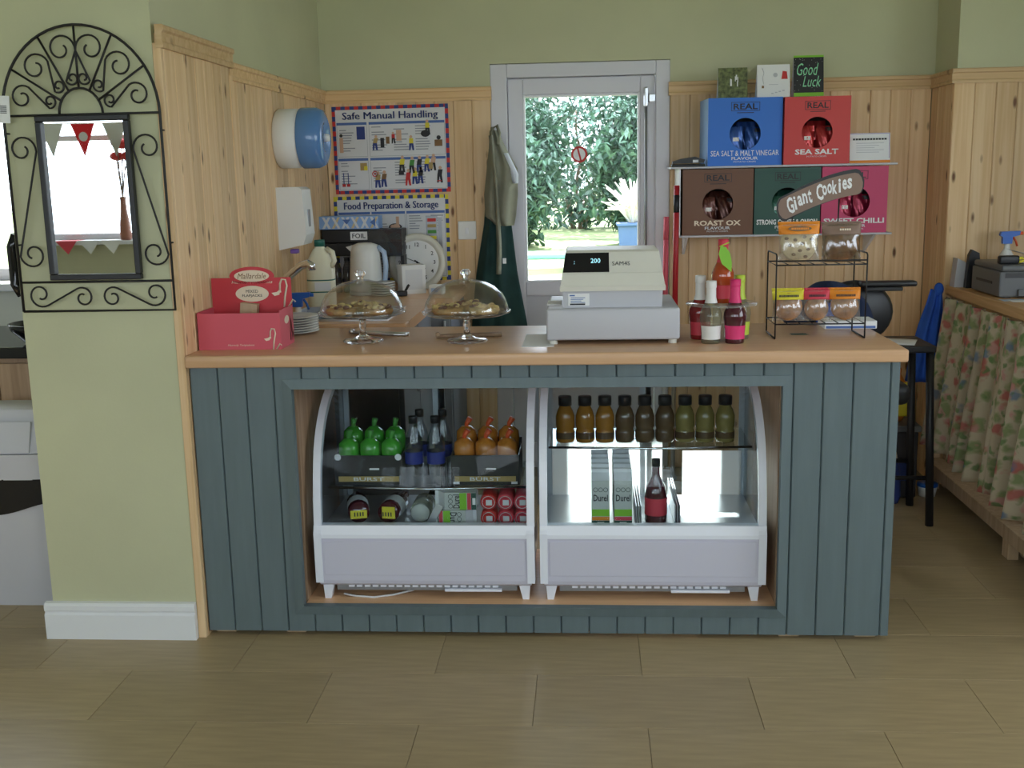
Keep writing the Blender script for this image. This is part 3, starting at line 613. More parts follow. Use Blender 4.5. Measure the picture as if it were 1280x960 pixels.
# ================================================================== on the worktop
# flapjack box
t = thing('flapjack_box', 'red and pink open card display box of flapjacks at the left end of the worktop', 'display box', (-1.092, 3.332, WT))
hw = .132; dp = .155
G().box(-hw, hw, 0, .003, 0, .115).build('front_panel', 'pink_card', t)
G().box(-hw, hw, dp-.003, dp, 0, .212).build('back_panel', 'crimson_card', t)
G().box(hw-.003, hw, .003, dp-.003, 0, .122).build('side_panel', 'pink_card', t); G().box(-hw, -hw+.003, .003, dp-.003, 0, .118).build('side_panel', 'pink_card', t)
G().box(-hw+.003, hw-.003, .003, dp-.003, 0, .004).build('base', 'crimson_card', t)
hd = G().prism([(.004+.074*math.cos(a*PI/12), .218+.030*math.sin(a*PI/12)) for a in range(24)], 'y', dp-.004, dp-.001).build('header_oval', 'crimson_card', t)
G().disc(.004, .218, .058, dp-.0046, 0, 24, .019).build('oval_print', 'cream_ink', hd); text('Mallardale', .095, .018, 'brown_ink', .01, .3, parent=hd, loc=(.004, dp-.0052, .218))
ov = G().disc(.002, .160, .055, dp-.0034, 0, 28, .026).build('oval_print', 'cream_ink', t)
text('MIXED', .040, .010, 'ink', .01, parent=t, loc=(.002, dp-.004, .168)); text('FLAPJACKS', .066, .011, 'ink', .01, parent=t, loc=(.002, dp-.004, .153))
text('Heavenly Temptations', .135, .014, 'cream_ink', 0, .3, parent=t, loc=(.004, dp-.004, .197)); text('Heavenly Temptations', .085, .008, 'cream_ink', 0, .3, parent=t, loc=(.004, -.0008, .014))
def swash(x, z, k, y, par):
    g = G(); p = [(.034, -.055), (.038, -.02), (.046, .015), (.042, .034), (.030, .036), (.024, .022), (.022, .0)]
    g.tube([(x+a*k, y, z+b*k) for a, b in p], .0034*k, 4); g.poly([(x+.024*k, z+.004*k), (x+.020*k, z-.014*k), (x+.004*k, z-.018*k), (x-.006*k, z-.008*k), (x+.012*k, z-.005*k)], y-.0003); g.poly([(x+.024*k, z+.010*k), (x+.027*k, z-.006*k), (x+.017*k, z-.010*k)], y-.0004)
    g.tube([(x+.048*k, y, z-.055*k), (x+.064*k, y, z-.030*k), (x+.072*k, y, z-.038*k)], .0030*k, 4)
    g.v = [(a, min(y+.0002, max(y-.0008, b)), c) for a, b, c in g.v]; g.build('swash_print', 'cream_ink', par)
swash(.072, .170, 1.0, dp-.0036, t); swash(.082, .040, .72, -.0008, t)
g = G().disc(.075, .085, .026, 0, 0, 20, .013); g.v = [(hw+.0006, y_x, z) for y_x, b, z in g.v]; g.build('oval_print', 'cream_ink', t)
g = G().tube([(hw+.0006, .11, .012), (hw+.0006, .115, .055), (hw+.0006, .122, .085), (hw+.0006, .128, .060), (hw+.0006, .135, .014), (hw+.0006, .143, .045), (hw+.0006, .150, .02)], .0035, 4); g.v = [(hw+.0008, b, c) for a, b, c in g.v]; g.build('swash_print', 'cream_ink', t)
g = G().box(-.045, .01, .12, .148, .004, .13).rot('Y', .12); g.build('card_flap', 'raw_wood', t)
# plates
for i in range(7):
    tag(G().lathe([(0, 0), (.05, 0), (.055, .003), (.088, .0075), (.089, .0095), (.054, .006), (0, .005)], 32).build('dinner_plate', 'ceramic', None, (-1.02, 3.70, WT+.0085*i)), 'white plate in the stack beside the flapjack box, %s from the bottom' % ORD[i], 'plate', 'stacked white plates')
# cake stands
def cake_stand(x, y, label, dl):
    t = thing('cake_stand', label, 'cake stand', (x, y, WT), 0, 'glass cake stands on the worktop')
    G().lathe([(0, .002), (.062, .0), (.066, .004), (.060, .009), (.03, .013), (.012, .022), (.009, .04), (.013, .055), (.009, .066), (.014, .078), (.04, .084), (0, .085)], 32).build('foot', 'cut_glass', t)
    G().lathe([(0, .085), (.05, .085), (.125, .088), (.141, .094), (.143, .099), (.138, .100), (.12, .093), (0, .091)], 40).build('plate', 'dome_glass', t)
    d = thing('glass_dome', dl, 'glass dome', (x, y, WT+.1005), 0, 'glass domes over the cakes')
    pr = [(.132, 0), (.135, .002), (.133, .012), (.128, .030), (.115, .055), (.092, .076), (.062, .091), (.030, .099), (.012, .101)]
    G().lathe(pr+[(r-.003 if r > .02 else r, z-.003) for r, z in pr[::-1]], 44).build('dome', 'dome_glass', d)
    G().lathe([(.010, .100), (.009, .108), (.016, .116), (.017, .124), (.011, .131), (0, .133)], 18).build('knob', 'cut_glass', d)
    return t
cake_stand(-.730, 3.478, 'glass pedestal cake stand nearest the flapjack box', 'clear glass dome with knob on the cake stand nearest the flapjack box')
cake_stand(-.388, 3.458, 'glass pedestal cake stand in front of the door nearest the till', 'clear glass dome with knob on the cake stand nearest the till')
def pastry(x, y, z, r, seed, label, oat=False):
    random.seed(seed); t = thing('pastry', label, 'pastry', (x, y, z)); b = G()
    b.lathe([(0, 0), (r*.85, 0), (r, .008), (r*.96, .017), (r*.6, .021), (0, .022)], 18)
    b.v = [(a*(1+.06*math.sin(9*c+a*170)), bb*(1+.06*math.cos(bb*150)), c+.002*math.sin(a*260)*math.cos(bb*240)) for a, bb, c in b.v]; b.build('crust', 'oat' if oat else 'pastry', t)
    for m, n in (('pale_topping', 12), ('berry', 9), ('oat', 10)):
        g = G()
        for i in range(n):
            a = random.uniform(0, 2*PI); q = r*.85*math.sqrt(random.random()); s = random.uniform(.004, .009); g.ell((q*math.cos(a), q*math.sin(a), .020+random.uniform(0, .007)), s*1.3, s, s*.8, 6, 0, 4)
        g.build('topping', m, t)
for i, (dx, dy) in enumerate(((-.062, -.03), (.055, -.035), (.0, .055))): pastry(-.730+dx, 3.478+dy, WT+.0945, .052, 20+i, ('front left', 'front right', 'rear')[i]+' topped tart under the dome nearest the flapjack box')
for i, (dx, dy) in enumerate(((-.058, -.03), (.0, .055))): pastry(-.388+dx, 3.458+dy, WT+.0945, .052, 30+i, ('left', 'rear')[i]+' topped tart under the dome nearest the till')
pastry(-.388+.058, 3.458-.03, WT+.0945, .050, 37, 'pale oat flapjack on the right under the dome nearest the till', True)
def tongs(x, y, rz, m, label):
    t = thing('serving_tongs', label, 'tongs', (x, y, WT), rz)
    for s in (-1, 1): G().tube([(-.11, s*.004, .006), (-.04, s*.012, .006), (.05, s*.014, .006), (.10, s*.010, .006)], [.005, .006, .005, .007], 6).build('arm', m, t)
    G().lathe([(0, -.009), (.007, -.009), (.009, 0), (.007, .009), (0, .009)], 10, c=(-.11, 0, .0095), ax='y').build('hinge', m, t)
tongs(-.385, 3.56, .12, 'brown_wood', 'brown serving tongs lying under the cake stand nearest the till'); tongs(-.70, 3.62, -.3, 'steel', 'steel serving tongs lying behind the cake stand nearest the flapjack box')
tag(G().box(-.205, -.105, 3.33, 3.60, WT, WT+.0008).build('paper_sheet', 'paper'), 'white paper sheet on the worktop left of the till', 'paper')
# till
t = thing('till_box', 'pale grey metal cash drawer box under the till', 'cash drawer', (.0765, 3.362, WT))
G().box(-.206, .206, 0, .38, .014, .112, .008).build('casing', 'till_grey', t)
for x in (-.185, .185):
    for y in (.03, .35): G().cyl(.013, 0, .014, (x, y, 0), 12).build('rubber_foot', 'cream_plastic', t)
t = thing('cash_register', 'cream cash register with dark display on the cash drawer', 'cash register', (.0765, 3.40, WT+.112))
def loft(secs, name, m, par):
    # secs: list of (z, x0, x1, y0, y1)
    g = G(); v = []
    for z, a, b, c, d in secs: v += [(a, c, z), (b, c, z), (b, d, z), (a, d, z)]
    f = [(0, 1, 2, 3)]+[tuple(4*(len(secs)-1)+i for i in (3, 2, 1, 0))]
    for k in range(len(secs)-1):
        for i in range(4): j = (i+1) % 4; f.append((4*k+i, 4*k+j, 4*k+4+j, 4*k+4+i))
    return g.add(v, f).build(name, m, par)
loft([(0, -.153, .153, 0, .29), (.052, -.155, .155, -.002, .29)], 'lower_body', 'till_grey', t)
loft([(.052, -.163, .163, -.014, .30), (.066, -.163, .163, -.016, .30), (.070, -.161, .161, -.013, .30), (.106, -.155, .155, .006, .30)], 'middle_body', 'cream_plastic', t)
up_ = loft([(.1065, -.155, .155, .005, .30), (.168, -.146, .146, .044, .25), (.174, -.142, .142, .056, .24)], 'upper_cover', 'cream_plastic', t)
sl = (.044-.005)/(.168-.1065)
def onslope(x, z, e): return (x, .005+(z-.1065)*sl-e, z)
G().add([onslope(-.1535, .109, .001), onslope(-.010, .109, .001), onslope(-.010, .1665, .001), onslope(-.145, .1665, .001)], [(0, 1, 2, 3)]).build('display_window', 'black_gloss', t)
mat('display_digits', (.35, .75, .85), .5, emit=1.2)
tl = math.atan(sl)
text('200', .030, .016, 'display_digits', .005, parent=t, loc=onslope(-.052, .143, .002), rx=PI/2-tl, name='display_digits'); text(':', .003, .010, 'display_digits', parent=t, loc=onslope(-.118, .138, .002), rx=PI/2-tl, name='display_digits')
text('SAM4S', .055, .014, 'ink', .006, parent=t, loc=onslope(.027, .134, .001), rx=PI/2-tl)
G().box(-.138, -.072, -.003, 0, .006, .044, .0005).build('rating_label', 'paper', t); print_lines([(-.133, -.117, .036, .040, -.0036)]+[(-.130, -.085-.006*(j % 3), .030-.005*j, .032-.005*j, -.0036) for j in range(4)], 'mid_blue', t); G().rect(-.132, -.085, .008, .013, -.0036).build('barcode', 'ink', t)
G().cyl(.003, -.004, .0, (-.125, -.001, .082), 8, 'y').build('keyhole', 'ink', t)
tag(G().box(-.13, -.085, 3.46, 3.57, WT+.112, WT+.116, .001).build('receipt_pad', 'paper'), 'white receipt slips on the cash drawer left of the till', 'paper')
# bottle stand
sx_, sy_ = .416, 3.435
t = thing('bottle_stand', 'clear acrylic bottle stand with round shelf beside the till', 'display stand', (sx_, sy_, WT))
g = G().lathe([(.028, .113), (.110, .113), (.110, .118), (.028, .118), (.028, .113)], 36); g.build('round_shelf', 'acrylic', t)
G().lathe([(0, 0), (.026, 0), (.026, .118), (0, .118)], 20).build('post', 'acrylic', t)
def cordial(dx, dy, z, k, liq, lab, cap, neck, label, leaf=False):
    q = thing('cordial_bottle', label, 'bottle', (sx_+dx, sy_+dy, z), 0); q['group'] = 'cordial bottles by the till'
    H = .196*k; s = k*1.13
    G().lathe([(0, 0), (.025*s, 0), (.0265*s, .005), (.0265*s, .03), (.0290*s, .06), (.031*s, .08), (.0300*s, .094), (.025*s, .108), (.017*s, .125), (.013*s, .142), (.0125*s, H-.010), (0, H-.010)], 18).build('bottle', liq, q)
    G().lathe([(.0271*s, .014), (.0271*s, .03), (.0291*s, .056)], 18, a0=PI*1.1, a1=PI*1.9).build('label_front', lab, q)
    G().lathe([(.0178*s, .125), (.0138*s, .142), (.0134*s, H-.018)], 14).build('neck_sleeve', neck, q); G().lathe([(.0136*s, H-.022), (.0145*s, H-.020), (.0145*s, H), (0, H)], 14).build('cap', cap, q)
    if leaf:
        lp = [(-.012, .010), (-.018, -.015), (-.008, -.045), (.012, -.062), (.022, -.07), (.022, -.04), (.016, -.012), (.004, .006)]
        G().prism([(a, .168+b) for a, b in lp], 'y', -.036, -.034).build('leaf_tag', 'leaf_green', q); G().tube([(-.014, -.02, .175), (.0, -.016, .180), (.016, -.014, .187)], .0022, 5).build('tie', 'lime', q)
cordial(-.062, .035, WT, 1.02, 'red_drink', 'label_red', 'label_white', 'label_white', 'red cordial bottle at the back left of the acrylic stand')
cordial(-.0385, -.058, WT, .98, 'pale_drink', 'label_white', 'label_white', 'label_white', 'pale clear cordial bottle with white label at the front of the acrylic stand')
cordial(.0345, -.058, WT, 1.0, 'dark_drink', 'label_pink', 'label_pink', 'label_pink', 'dark cordial bottle with bright pink label at the front of the acrylic stand')
cordial(.060, .030, WT, 1.02, 'pale_drink', 'lime', 'lime', 'lime', 'pale cordial bottle with lime cap at the back right of the acrylic stand')
cordial(.003, .0, WT+.1185, 1.0, 'amber_drink', 'label_red', 'label_red', 'label_red', 'amber cordial bottle with green leaf tag on top of the acrylic stand', True)
# wire rack of cookies
t = thing('wire_rack', 'black two-tier wire rack of wrapped cookies with a sign', 'wire rack', (0, 0, 0))
rx0, rx1, ry0, ry1 = .583, .858, 3.435, 3.60; wr = .0025
for x in (rx0, rx1):
    G().tube([(x, ry0, WT+.002), (x, ry0, 1.178), (x, ry0+.01, 1.184), (x, ry1-.01, 1.184), (x, ry1, 1.178), (x, ry1, WT+.002)], wr, 6).build('side_hoop', 'iron', t)
    G().tube([(x, ry0, WT+.0025), (x, ry1, WT+.0025)], wr, 6).build('base_bar', 'iron', t)
for z, nm in ((.966, 'lower_tier'), (1.150, 'upper_tier')):
    ti = G().tube([(rx0, ry0, z), (rx1, ry0, z), (rx1, ry1, z), (rx0, ry1, z)], wr, 6, True)
    for i in range(1, 7): x = rx0+(rx1-rx0)*i/7; ti.tube([(x, ry0, z), (x, ry1, z)], .0015, 5)
    ti.build(nm, 'iron', t)
G().tube([(rx0, ry0, 1.163), (rx1, ry0, 1.163)], wr, 6).build('front_rail', 'iron', t)
for x, zt in ((.655, 1.30), (.80, 1.345)): G().tube([(x, ry1, 1.15), (x, ry1-.01, zt)], wr, 6).build('sign_wire', 'iron', t)
sp = []
N_ = 14
for i in range(N_+1): u = i/N_; x = -.118+.236*u; sp.append((x, .042+.032*math.sin(u*PI*.62)*1.0+.022*u))
for i in range(7): a = PI/2-PI*i/6*1.0; sp.append((.118+.022*math.cos(a), .054+.040*math.sin(a))) if 0 < i < 6 else None
for i in range(N_+1): u = 1-i/N_; x = -.118+.236*u; sp.append((x, -.038+.032*math.sin(u*PI*.62)+.022*u))
for i in range(1, 6): a = -PI/2-PI*i/6; sp.append((-.118+.022*math.cos(a), .002+.040*math.sin(a)))
ang = .13
sg = G().prism([(a*math.cos(ang)-b*math.sin(ang), a*math.sin(ang)+b*math.cos(ang)) for a, b in sp], 'y', 0, .004).build('sign_board', 'black', t, (.742, 3.578, 1.330))
sc_ = [(a*.965, .012+(b-.012)*.86) for a, b in sp]
mat('sign_brown', (.24, .155, .115), .6)
G().poly([(a*math.cos(ang)-b*math.sin(ang), a*math.sin(ang)+b*math.cos(ang)) for a, b in sc_], -.0006).build('sign_face', 'sign_brown', sg)
for i, ch in enumerate('Giant Cookies'):
    if ch == ' ': continue
    u = (i+.5)/13; x = -.104+.206*u; b = .004+.030*math.sin((u*.86+.07)*PI*.62)+.019*u
    text(ch, (.021 if ch in 'GC' else .007 if ch == 'i' else .012 if ch == 't' else .0145), .052 if ch in 'GC' else (.043 if ch in 'itk' else .033), 'paper', .028, parent=sg, loc=(x*math.cos(ang)-b*math.sin(ang), -.0012, x*math.sin(ang)+b*math.cos(ang)), ry=-ang-.25*(.5-u), name='sign_letter')
def pack(x, y, z, w, h, head, fillm, label, tilt, hh=.3, film='film'):
    q = thing('cookie_pack', label, 'cookie pack', (x, y, z)); q.rotation_euler = (tilt, 0, 0)
    def bul(s): return lambda u, v: (w*(u-.5)*(1-.05*math.sin(v*PI)), s*(.022*math.sin(u*PI)**.6*math.sin(min(1, v*1.05)*PI)**.7+.0008)+.0015*math.sin(u*23+v*9)*math.sin(v*PI), h*v)
    G().sheet(bul(-1), 14, 14).sheet(bul(1), 14, 14).build('film', film, q)
    def hd(u, v): p = bul(-1)(u, 1-hh*(1-v)); return (p[0]*1.01, p[1]-.0008, p[2])
    G().sheet(hd, 14, 6, 0, .0003).build('header_band', head, q)
    G().lathe([(0, -.009), (w*.42, -.009), (w*.45, 0), (w*.42, .009), (0, .009)], 20, c=(0, 0, w*.46), ax='y').build('cookie', fillm, q)
    if fillm == 'cookie_pale':
        g = G(); random.seed(6)
        for i in range(11): a = i*2.4; q_ = w*.36*math.sqrt((i+.5)/11); g.ell((q_*math.cos(a), -.010, w*.46+q_*math.sin(a)), .007, .003, .005, 8, 0, 4)
        c_ = g.build('chocolate_chips', 'brown_ink', q); c_['kind'] = 'stuff'
    G().sheet(lambda u, v: (w*(u-.5)*1.02, .002*math.sin(u*40), h+.006*v), 20, 1, 0, .0006).build('crimp', head, q)
    return q
p = pack(.660, 3.49, 1.153, .128, .122, 'orange_ink', 'cookie_pale', 'orange and clear cookie pack on the upper tier of the wire rack', -.10, .28); G().disc(0, .105, .036, -.017, 0, 18, .008).build('logo_oval', 'brown_ink', p); print_lines([(-.026+.0055*j, -.022+.0055*j, .102, .108, -.0176) for j in range(10)], 'orange_ink', p)
p = pack(.790, 3.49, 1.153, .122, .120, 'sign_brown', 'cookie', 'brown glossy cookie pack on the upper tier of the wire rack', -.10, .30, 'tint_brown'); print_lines([(-.008+.007*j, -.003+.007*j, .097, .103, -.018) for j in range(5)], 'cream_ink', p)
for x, hm, lb, w in ((.632, 'yellow_ink', 'yellow topped', .100), (.720, 'label_red', 'red topped', .084), (.808, 'orange_ink', 'orange topped', .098)):
    p = pack(x, 3.49, .969, w, .098, hm, 'cookie', lb+' cookie pack on the lower tier of the wire rack', -.14, .32); print_lines([(-w*.30+w*.062*j, -w*.30+w*.062*j+w*.045, .075, .082, -.0178) for j in range(10)], 'ink', p)
t = thing('leaflet_box', 'low white and blue box at the back of the worktop behind the wire rack', 'box', (.865, 3.70, WT))
G().box(-.085, .085, -.055, .055, 0, .026, .002).build('box', 'paper', t); G().rect(-.08, .08, .002, .010, -.0555).build('blue_stripe', 'mid_blue', t)
tag(G().add([(0, 0, .0005), (.05, .005, .0005), (.03, .03, .002), (-.015, .02, .001)], [(0, 1, 2, 3)]).sheet(lambda u, v: (.05*u-.01, .03*v, .001), 1, 1, 0, .0006, (0, 0, 1)).build('loose_leaf', 'box_green', None, (.66, 3.52, WT)), 'small dark green leaf lying under the wire rack', 'leaf')
# ================================================================== behind the counter
# L-shaped back worktop and units
BZ = .92
t = thing('kitchen_worktop', 'pale laminate worktop along the back wall under the posters', 'worktop', (0, 0, 0))
G().box(-1.2305, -.585, 4.70, 5.26, .88, BZ, .005).build('slab', 'beech_laminate', t)
t = thing('sink_worktop', 'pale worktop with sink along the left boarded wall', 'worktop', (0, 0, 0))
G().box(-1.2290, -.66, 4.40, 4.698, .88, BZ, .005).box(-1.2290, -.66, 3.90, 3.98, .88, BZ, .005).box(-1.2290, -1.16, 3.98, 4.40, .88, BZ).box(-.74, -.66, 3.98, 4.40, .88, BZ).build('slab', 'beech_laminate', t)
G().box(-1.16, -.74, 3.98, 3.99, .78, .925).box(-1.16, -.74, 4.39, 4.40, .78, .925).box(-1.16, -1.15, 3.99, 4.39, .78, .925).box(-.75, -.74, 3.99, 4.39, .78, .925).box(-1.16, -.74, 3.98, 4.40, .77, .78).build('sink_bowl', 'steel', t)
t = thing('base_unit', 'grey-blue kitchen base unit against the back wall', 'cabinet', (0, 0, 0))
mat('unit_grey', (.16, .18, .21), .5)
G().box(-1.2290, -.60, 4.74, 5.26, .10, .879).build('carcass', 'unit_grey', t); G().box(-1.2, -.62, 4.79, 5.25, 0, .10).build('plinth', 'black', t)
for a, b in ((-.755, -.605), (-.92, -.765)):
    dd = G().box(a, b, 4.72, 4.74, .12, .87, .003).build('door', 'unit_grey', t); G().box(b-.025, b-.015, 4.70, 4.72, .70, .82, .003).build('handle', 'steel', dd)
t = thing('sink_unit', 'grey-blue kitchen base unit under the sink', 'cabinet', (0, 0, 0))
G().box(-1.2290, -.70, 3.92, 4.69, .10, .768).build('carcass', 'unit_grey', t)
for a, b in ((3.93, 4.30), (4.31, 4.68)):
    dd = G().box(-.70, -.68, a, b, .12, .875, .003).build('door', 'unit_grey', t); G().box(-.68, -.665, b-.06, b-.05, .60, .75, .003).build('handle', 'steel', dd)
t = thing('mixer_tap', 'chrome mixer tap above the flapjack box', 'tap', (-1.19, 4.12, BZ))
G().lathe([(0, 0), (.026, 0), (.026, .012), (.018, .03), (.018, .11), (0, .115)], 18).build('base', 'chrome', t)
G().tube([(0, 0, .09), (.02, -.01, .125), (.06, -.02, .165), (.105, -.03, .198), (.135, -.035, .208), (.148, -.037, .200), (.150, -.037, .182)], [.016, .016, .016, .015, .015, .015, .014], 10).build('spout', 'chrome', t)
G().box(-.006, .006, .0, .07, .115, .125, .003).build('lever', 'chrome', t)
# milk jug
t = thing('milk_bottle', 'large cream plastic milk bottle with dark green cap', 'milk bottle', (-1.10, 4.46, BZ), .1)
def sq(prof, n=24, p=3.2):
    g = G(); g.lathe(prof, n); out = []
    for x, y, z in g.v:
        r = math.hypot(x, y)
        if r > 1e-6: a = math.atan2(y, x); k = (abs(math.cos(a))**p+abs(math.sin(a))**p)**(-1/p); x, y = x*k, y*k
        out.append((x, y, z))
    g.v = out; return g
sq([(0, 0), (.052, 0), (.057, .008), (.057, .155), (.050, .195), (.028, .235), (.019, .245), (.019, .252), (0, .252)]).build('jug', 'milk', t)
G().tube([(.048, -.03, .165), (.062, -.035, .19), (.055, -.03, .225), (.030, -.015, .238)], .011, 8).build('handle', 'milk', t)
G().lathe([(0, .275), (.021, .275), (.022, .270), (.022, .248), (0, .248)], 18).build('cap', 'green_cap', t)
for z in (.062, .110): sq([(.0576, z), (.0576, z+.005)]).build('green_stripe', 'green_cap', t)
G().rect(-.02, .045, .07, .105, -.0582).build('label_print', 'paper_grey', t)
# spray bottle beside the tap
def sprayer(loc, rz, body, label, s=1):
    t = thing('spray_bottle', label, 'spray bottle', loc, rz)
    G().lathe([(0, 0), (.030*s, 0), (.033*s, .006), (.033*s, .11), (.026*s, .14), (.012*s, .165), (.011*s, .185), (0, .185)], 16).build('bottle', body, t)
    G().prism([(-.02*s, .186), (.016*s, .186), (.018*s, .215), (.045*s, .222), (.048*s, .240), (-.028*s, .238), (-.032*s, .222), (-.022*s, .215)], 'y', -.010*s, .010*s).build('trigger_head', 'bright_blue', t)
    G().tube([(.022*s, 0, .214), (.034*s, 0, .195), (.040*s, 0, .175)], .0045*s, 6).build('trigger', 'orange_plastic' if s > 1.01 else 'bright_blue', t); G().cyl(.007*s, .048*s, .060*s, (0, 0, .230), 10, 'x').build('nozzle', 'orange_plastic' if s > 1.01 else 'bright_blue', t)
sprayer((-1.085, 4.02, BZ+.0055-.14+.0), 0, 'white_plastic', 'white spray bottle with blue trigger behind the flapjack box')
# kettle
t = thing('kettle', 'white jug kettle on the back worktop in front of the posters', 'kettle', (-1.005, 4.92, BZ))
G().lathe([(0, 0), (.078, 0), (.080, .012), (0, .014)], 24).build('base', 'white_plastic', t)
G().lathe([(0, .014), (.076, .014), (.078, .025), (.066, .19), (.058, .222), (.03, .232), (0, .233)], 24).build('body', 'white_plastic', t)
mat('kettle_blue', (.45, .58, .78), .3)
G().tube([(.060, -.01, .215), (.088, -.012, .19), (.095, -.013, .13), (.088, -.012, .06), (.072, -.01, .045)], [.010, .012, .012, .011, .010], 8).build('handle', 'kettle_blue', t)
G().prism([(-.06, .19), (-.085, .215), (-.05, .222)], 'y', -.015, .015).build('spout', 'white_plastic', t)
# foil and film dispensers
t = thing('dispenser_stack', 'dark stacked kitchen foil dispenser with white labels behind the kettle', 'foil dispenser', (-1.045, 5.06, BZ))
for x in (-.185, .185): G().box(x-.008, x+.008, 0, .12, 0, .163, .002).build('leg', 'black', t)
for i in range(2):
    z = .163+.062*i
    b_ = G().box(-.19, .19, 0, .12, z, z+.060, .004).build('drawer', 'black', t)
    G().rect(-.055, .025, z+.012, z+.050, -.0008).build('label_plate', 'paper', b_)
    if i: text('FOIL', .062, .022, 'ink', .015, parent=b_, loc=(-.015, -.0014, z+.031))
G().box(.035, .19, -.02, -.002, .16, .287, .003).build('clear_front', 'smoke_plastic', t)
t = thing('wrap_box', 'pale blue patterned carton on top of the foil dispenser', 'box', (-1.105, 5.06, BZ+.287))
G().box(-.14, .14, 0, .10, 0, .060, .002).build('carton', 'box_side_blue', t); g = G()
for i in range(6):
    x = -.125+.045*i; g.poly([(x, .004), (x+.012, .004), (x+.04, .056), (x+.028, .056)], -.0006, i % 2); g.poly([(x+.028, .004), (x+.04, .004), (x+.012, .056), (x, .056)], -.0009, 0)
g.poly([(-.03, .045), (.01, .045), (-.01, .022)], -.0012, 2).poly([(.10, .03), (.125, .012), (.125, .05)], -.0012, 2); g.build('pattern_print', ['paper_grey', 'cookie_pale', 'mid_blue'], t)
for i in range(3):
    t = thing('dark_bottle', ('leftmost', 'middle', 'rightmost')[i]+' dark glass bottle standing between milk bottle and kettle', 'bottle', (-1.205+.048*i, 5.0, BZ))
    G().lathe([(0, 0), (.020, 0), (.022, .005), (.022, .11), (.012, .135), (.011, .15), (0, .15)], 14).build('bottle', 'smoke_plastic', t); G().cyl(.013, .145, .16, (0, 0, 0), 12).build('cap', 'black', t)
# clock
t = thing('wall_clock', 'round white clock leaning against the food poster', 'clock', (-.803, 5.125, 1.045)); t.rotation_euler = (-.14, 0, 0)
G().lathe([(0, .03), (.12, .03), (.135, .024), (.137, .010), (.128, -.002), (.108, .004), (.104, .010), (0, .010)], 44, ax='y').build('case', 'cream_plastic', t)
G().disc(0, 0, .103, .0085, 0, 40).build('dial', 'paper', t)
for h in range(1, 13):
    a = PI/2-h*PI/6; text(str(h), None, .018, 'ink', .01, parent=t, loc=(.083*math.cos(a), .007, .083*math.sin(a)), name='numeral')
def hand(L_, wd, a, nm): d = (math.sin(a), math.cos(a)); n_ = (d[1], -d[0]); G().poly([(-d[0]*.015+n_[0]*wd, -d[1]*.015+n_[1]*wd), (d[0]*L_+n_[0]*wd*.5, d[1]*L_+n_[1]*wd*.5), (d[0]*L_-n_[0]*wd*.5, d[1]*L_-n_[1]*wd*.5), (-d[0]*.015-n_[0]*wd, -d[1]*.015-n_[1]*wd)], .005).build(nm, 'ink', t)
hand(.050, .0035, math.radians(128), 'hour_hand'); hand(.075, .0018, math.radians(292), 'minute_hand'); G().cyl(.005, .003, .0085, (0, 0, 0), 12, 'y').build('pin', 'ink', t)
t = thing('napkin_box', 'white card box standing in front of the clock', 'box', (-.80, 4.93, BZ), .45)
G().box(-.055, .055, -.04, .04, 0, .13, .002).build('box', 'paper', t); G().rect(-.04, .04, .02, .11, -.0405).build('front_print', 'paper_grey', t)
t = thing('tissue_pack', 'small white and blue pack beside the white card box', 'pack', (-.675, 4.86, BZ), -.3)
G().box(-.035, .035, -.02, .02, 0, .045, .010).build('pack', 'paper', t); G().rect(-.02, .015, .012, .03, -.0206).build('print', 'kettle_blue', t)
for i in range(6): tag(G().lathe([(0, 0), (.035, 0), (.055, .006), (.056, .008), (0, .004)], 24).build('saucer', 'ceramic', None, (-.915, 4.84, BZ+.011*i)), 'saucer in the stack right of the kettle, %s from the bottom' % ORD[i], 'saucer', 'stacked saucers')
t = thing('black_clip', 'small black gadget in front of the white card box', 'gadget', (-.83, 4.80, BZ), .3)
G().box(-.04, .03, -.012, .012, 0, .025, .006).build('body', 'black', t); G().tube([(.02, 0, .02), (.035, 0, .045), (.04, 0, .05)], .006, 6).build('lever', 'black', t)
# ---------------------------------------------------------------- wall things, left and back
t = thing('paper_roll_dispenser', 'round blue and white paper roll dispenser on the left boarded wall', 'dispenser', (-1.2439, 4.47, 1.603))
G().lathe([(0, 0), (.112, 0), (.118, .008), (.118, .105), (0, .105)], 36, ax='x').build('back_shell', 'white_plastic', t)
G().lathe([(.119, .095), (.122, .10), (.120, .16), (.108, .185), (.08, .194), (.055, .190), (.05, .186), (0, .186)], 36, ax='x').build('front_cover', 'blue_plastic', t)
G().lathe([(.0, .184), (.018, .184), (.014, .205), (0, .207)], 14, ax='x').build('nozzle', 'white_plastic', t)
t = thing('towel_dispenser', 'flat white hand towel dispenser below the round blue dispenser', 'dispenser', (-1.2439, 4.44, 1.16))
G().prism([(0, 0), (.10, .02), (.115, .06), (.105, .24), (.09, .25), (0, .25)], 'y', -.07, .07).build('cover', 'white_plastic', t); G().box(.108, .114, -.02, .02, .09, .16, .002).build('window', 'grey_metal', t); G().box(.03, .06, -.02, .02, -.018, 0, .004).build('outlet', 'purple_plastic', t)
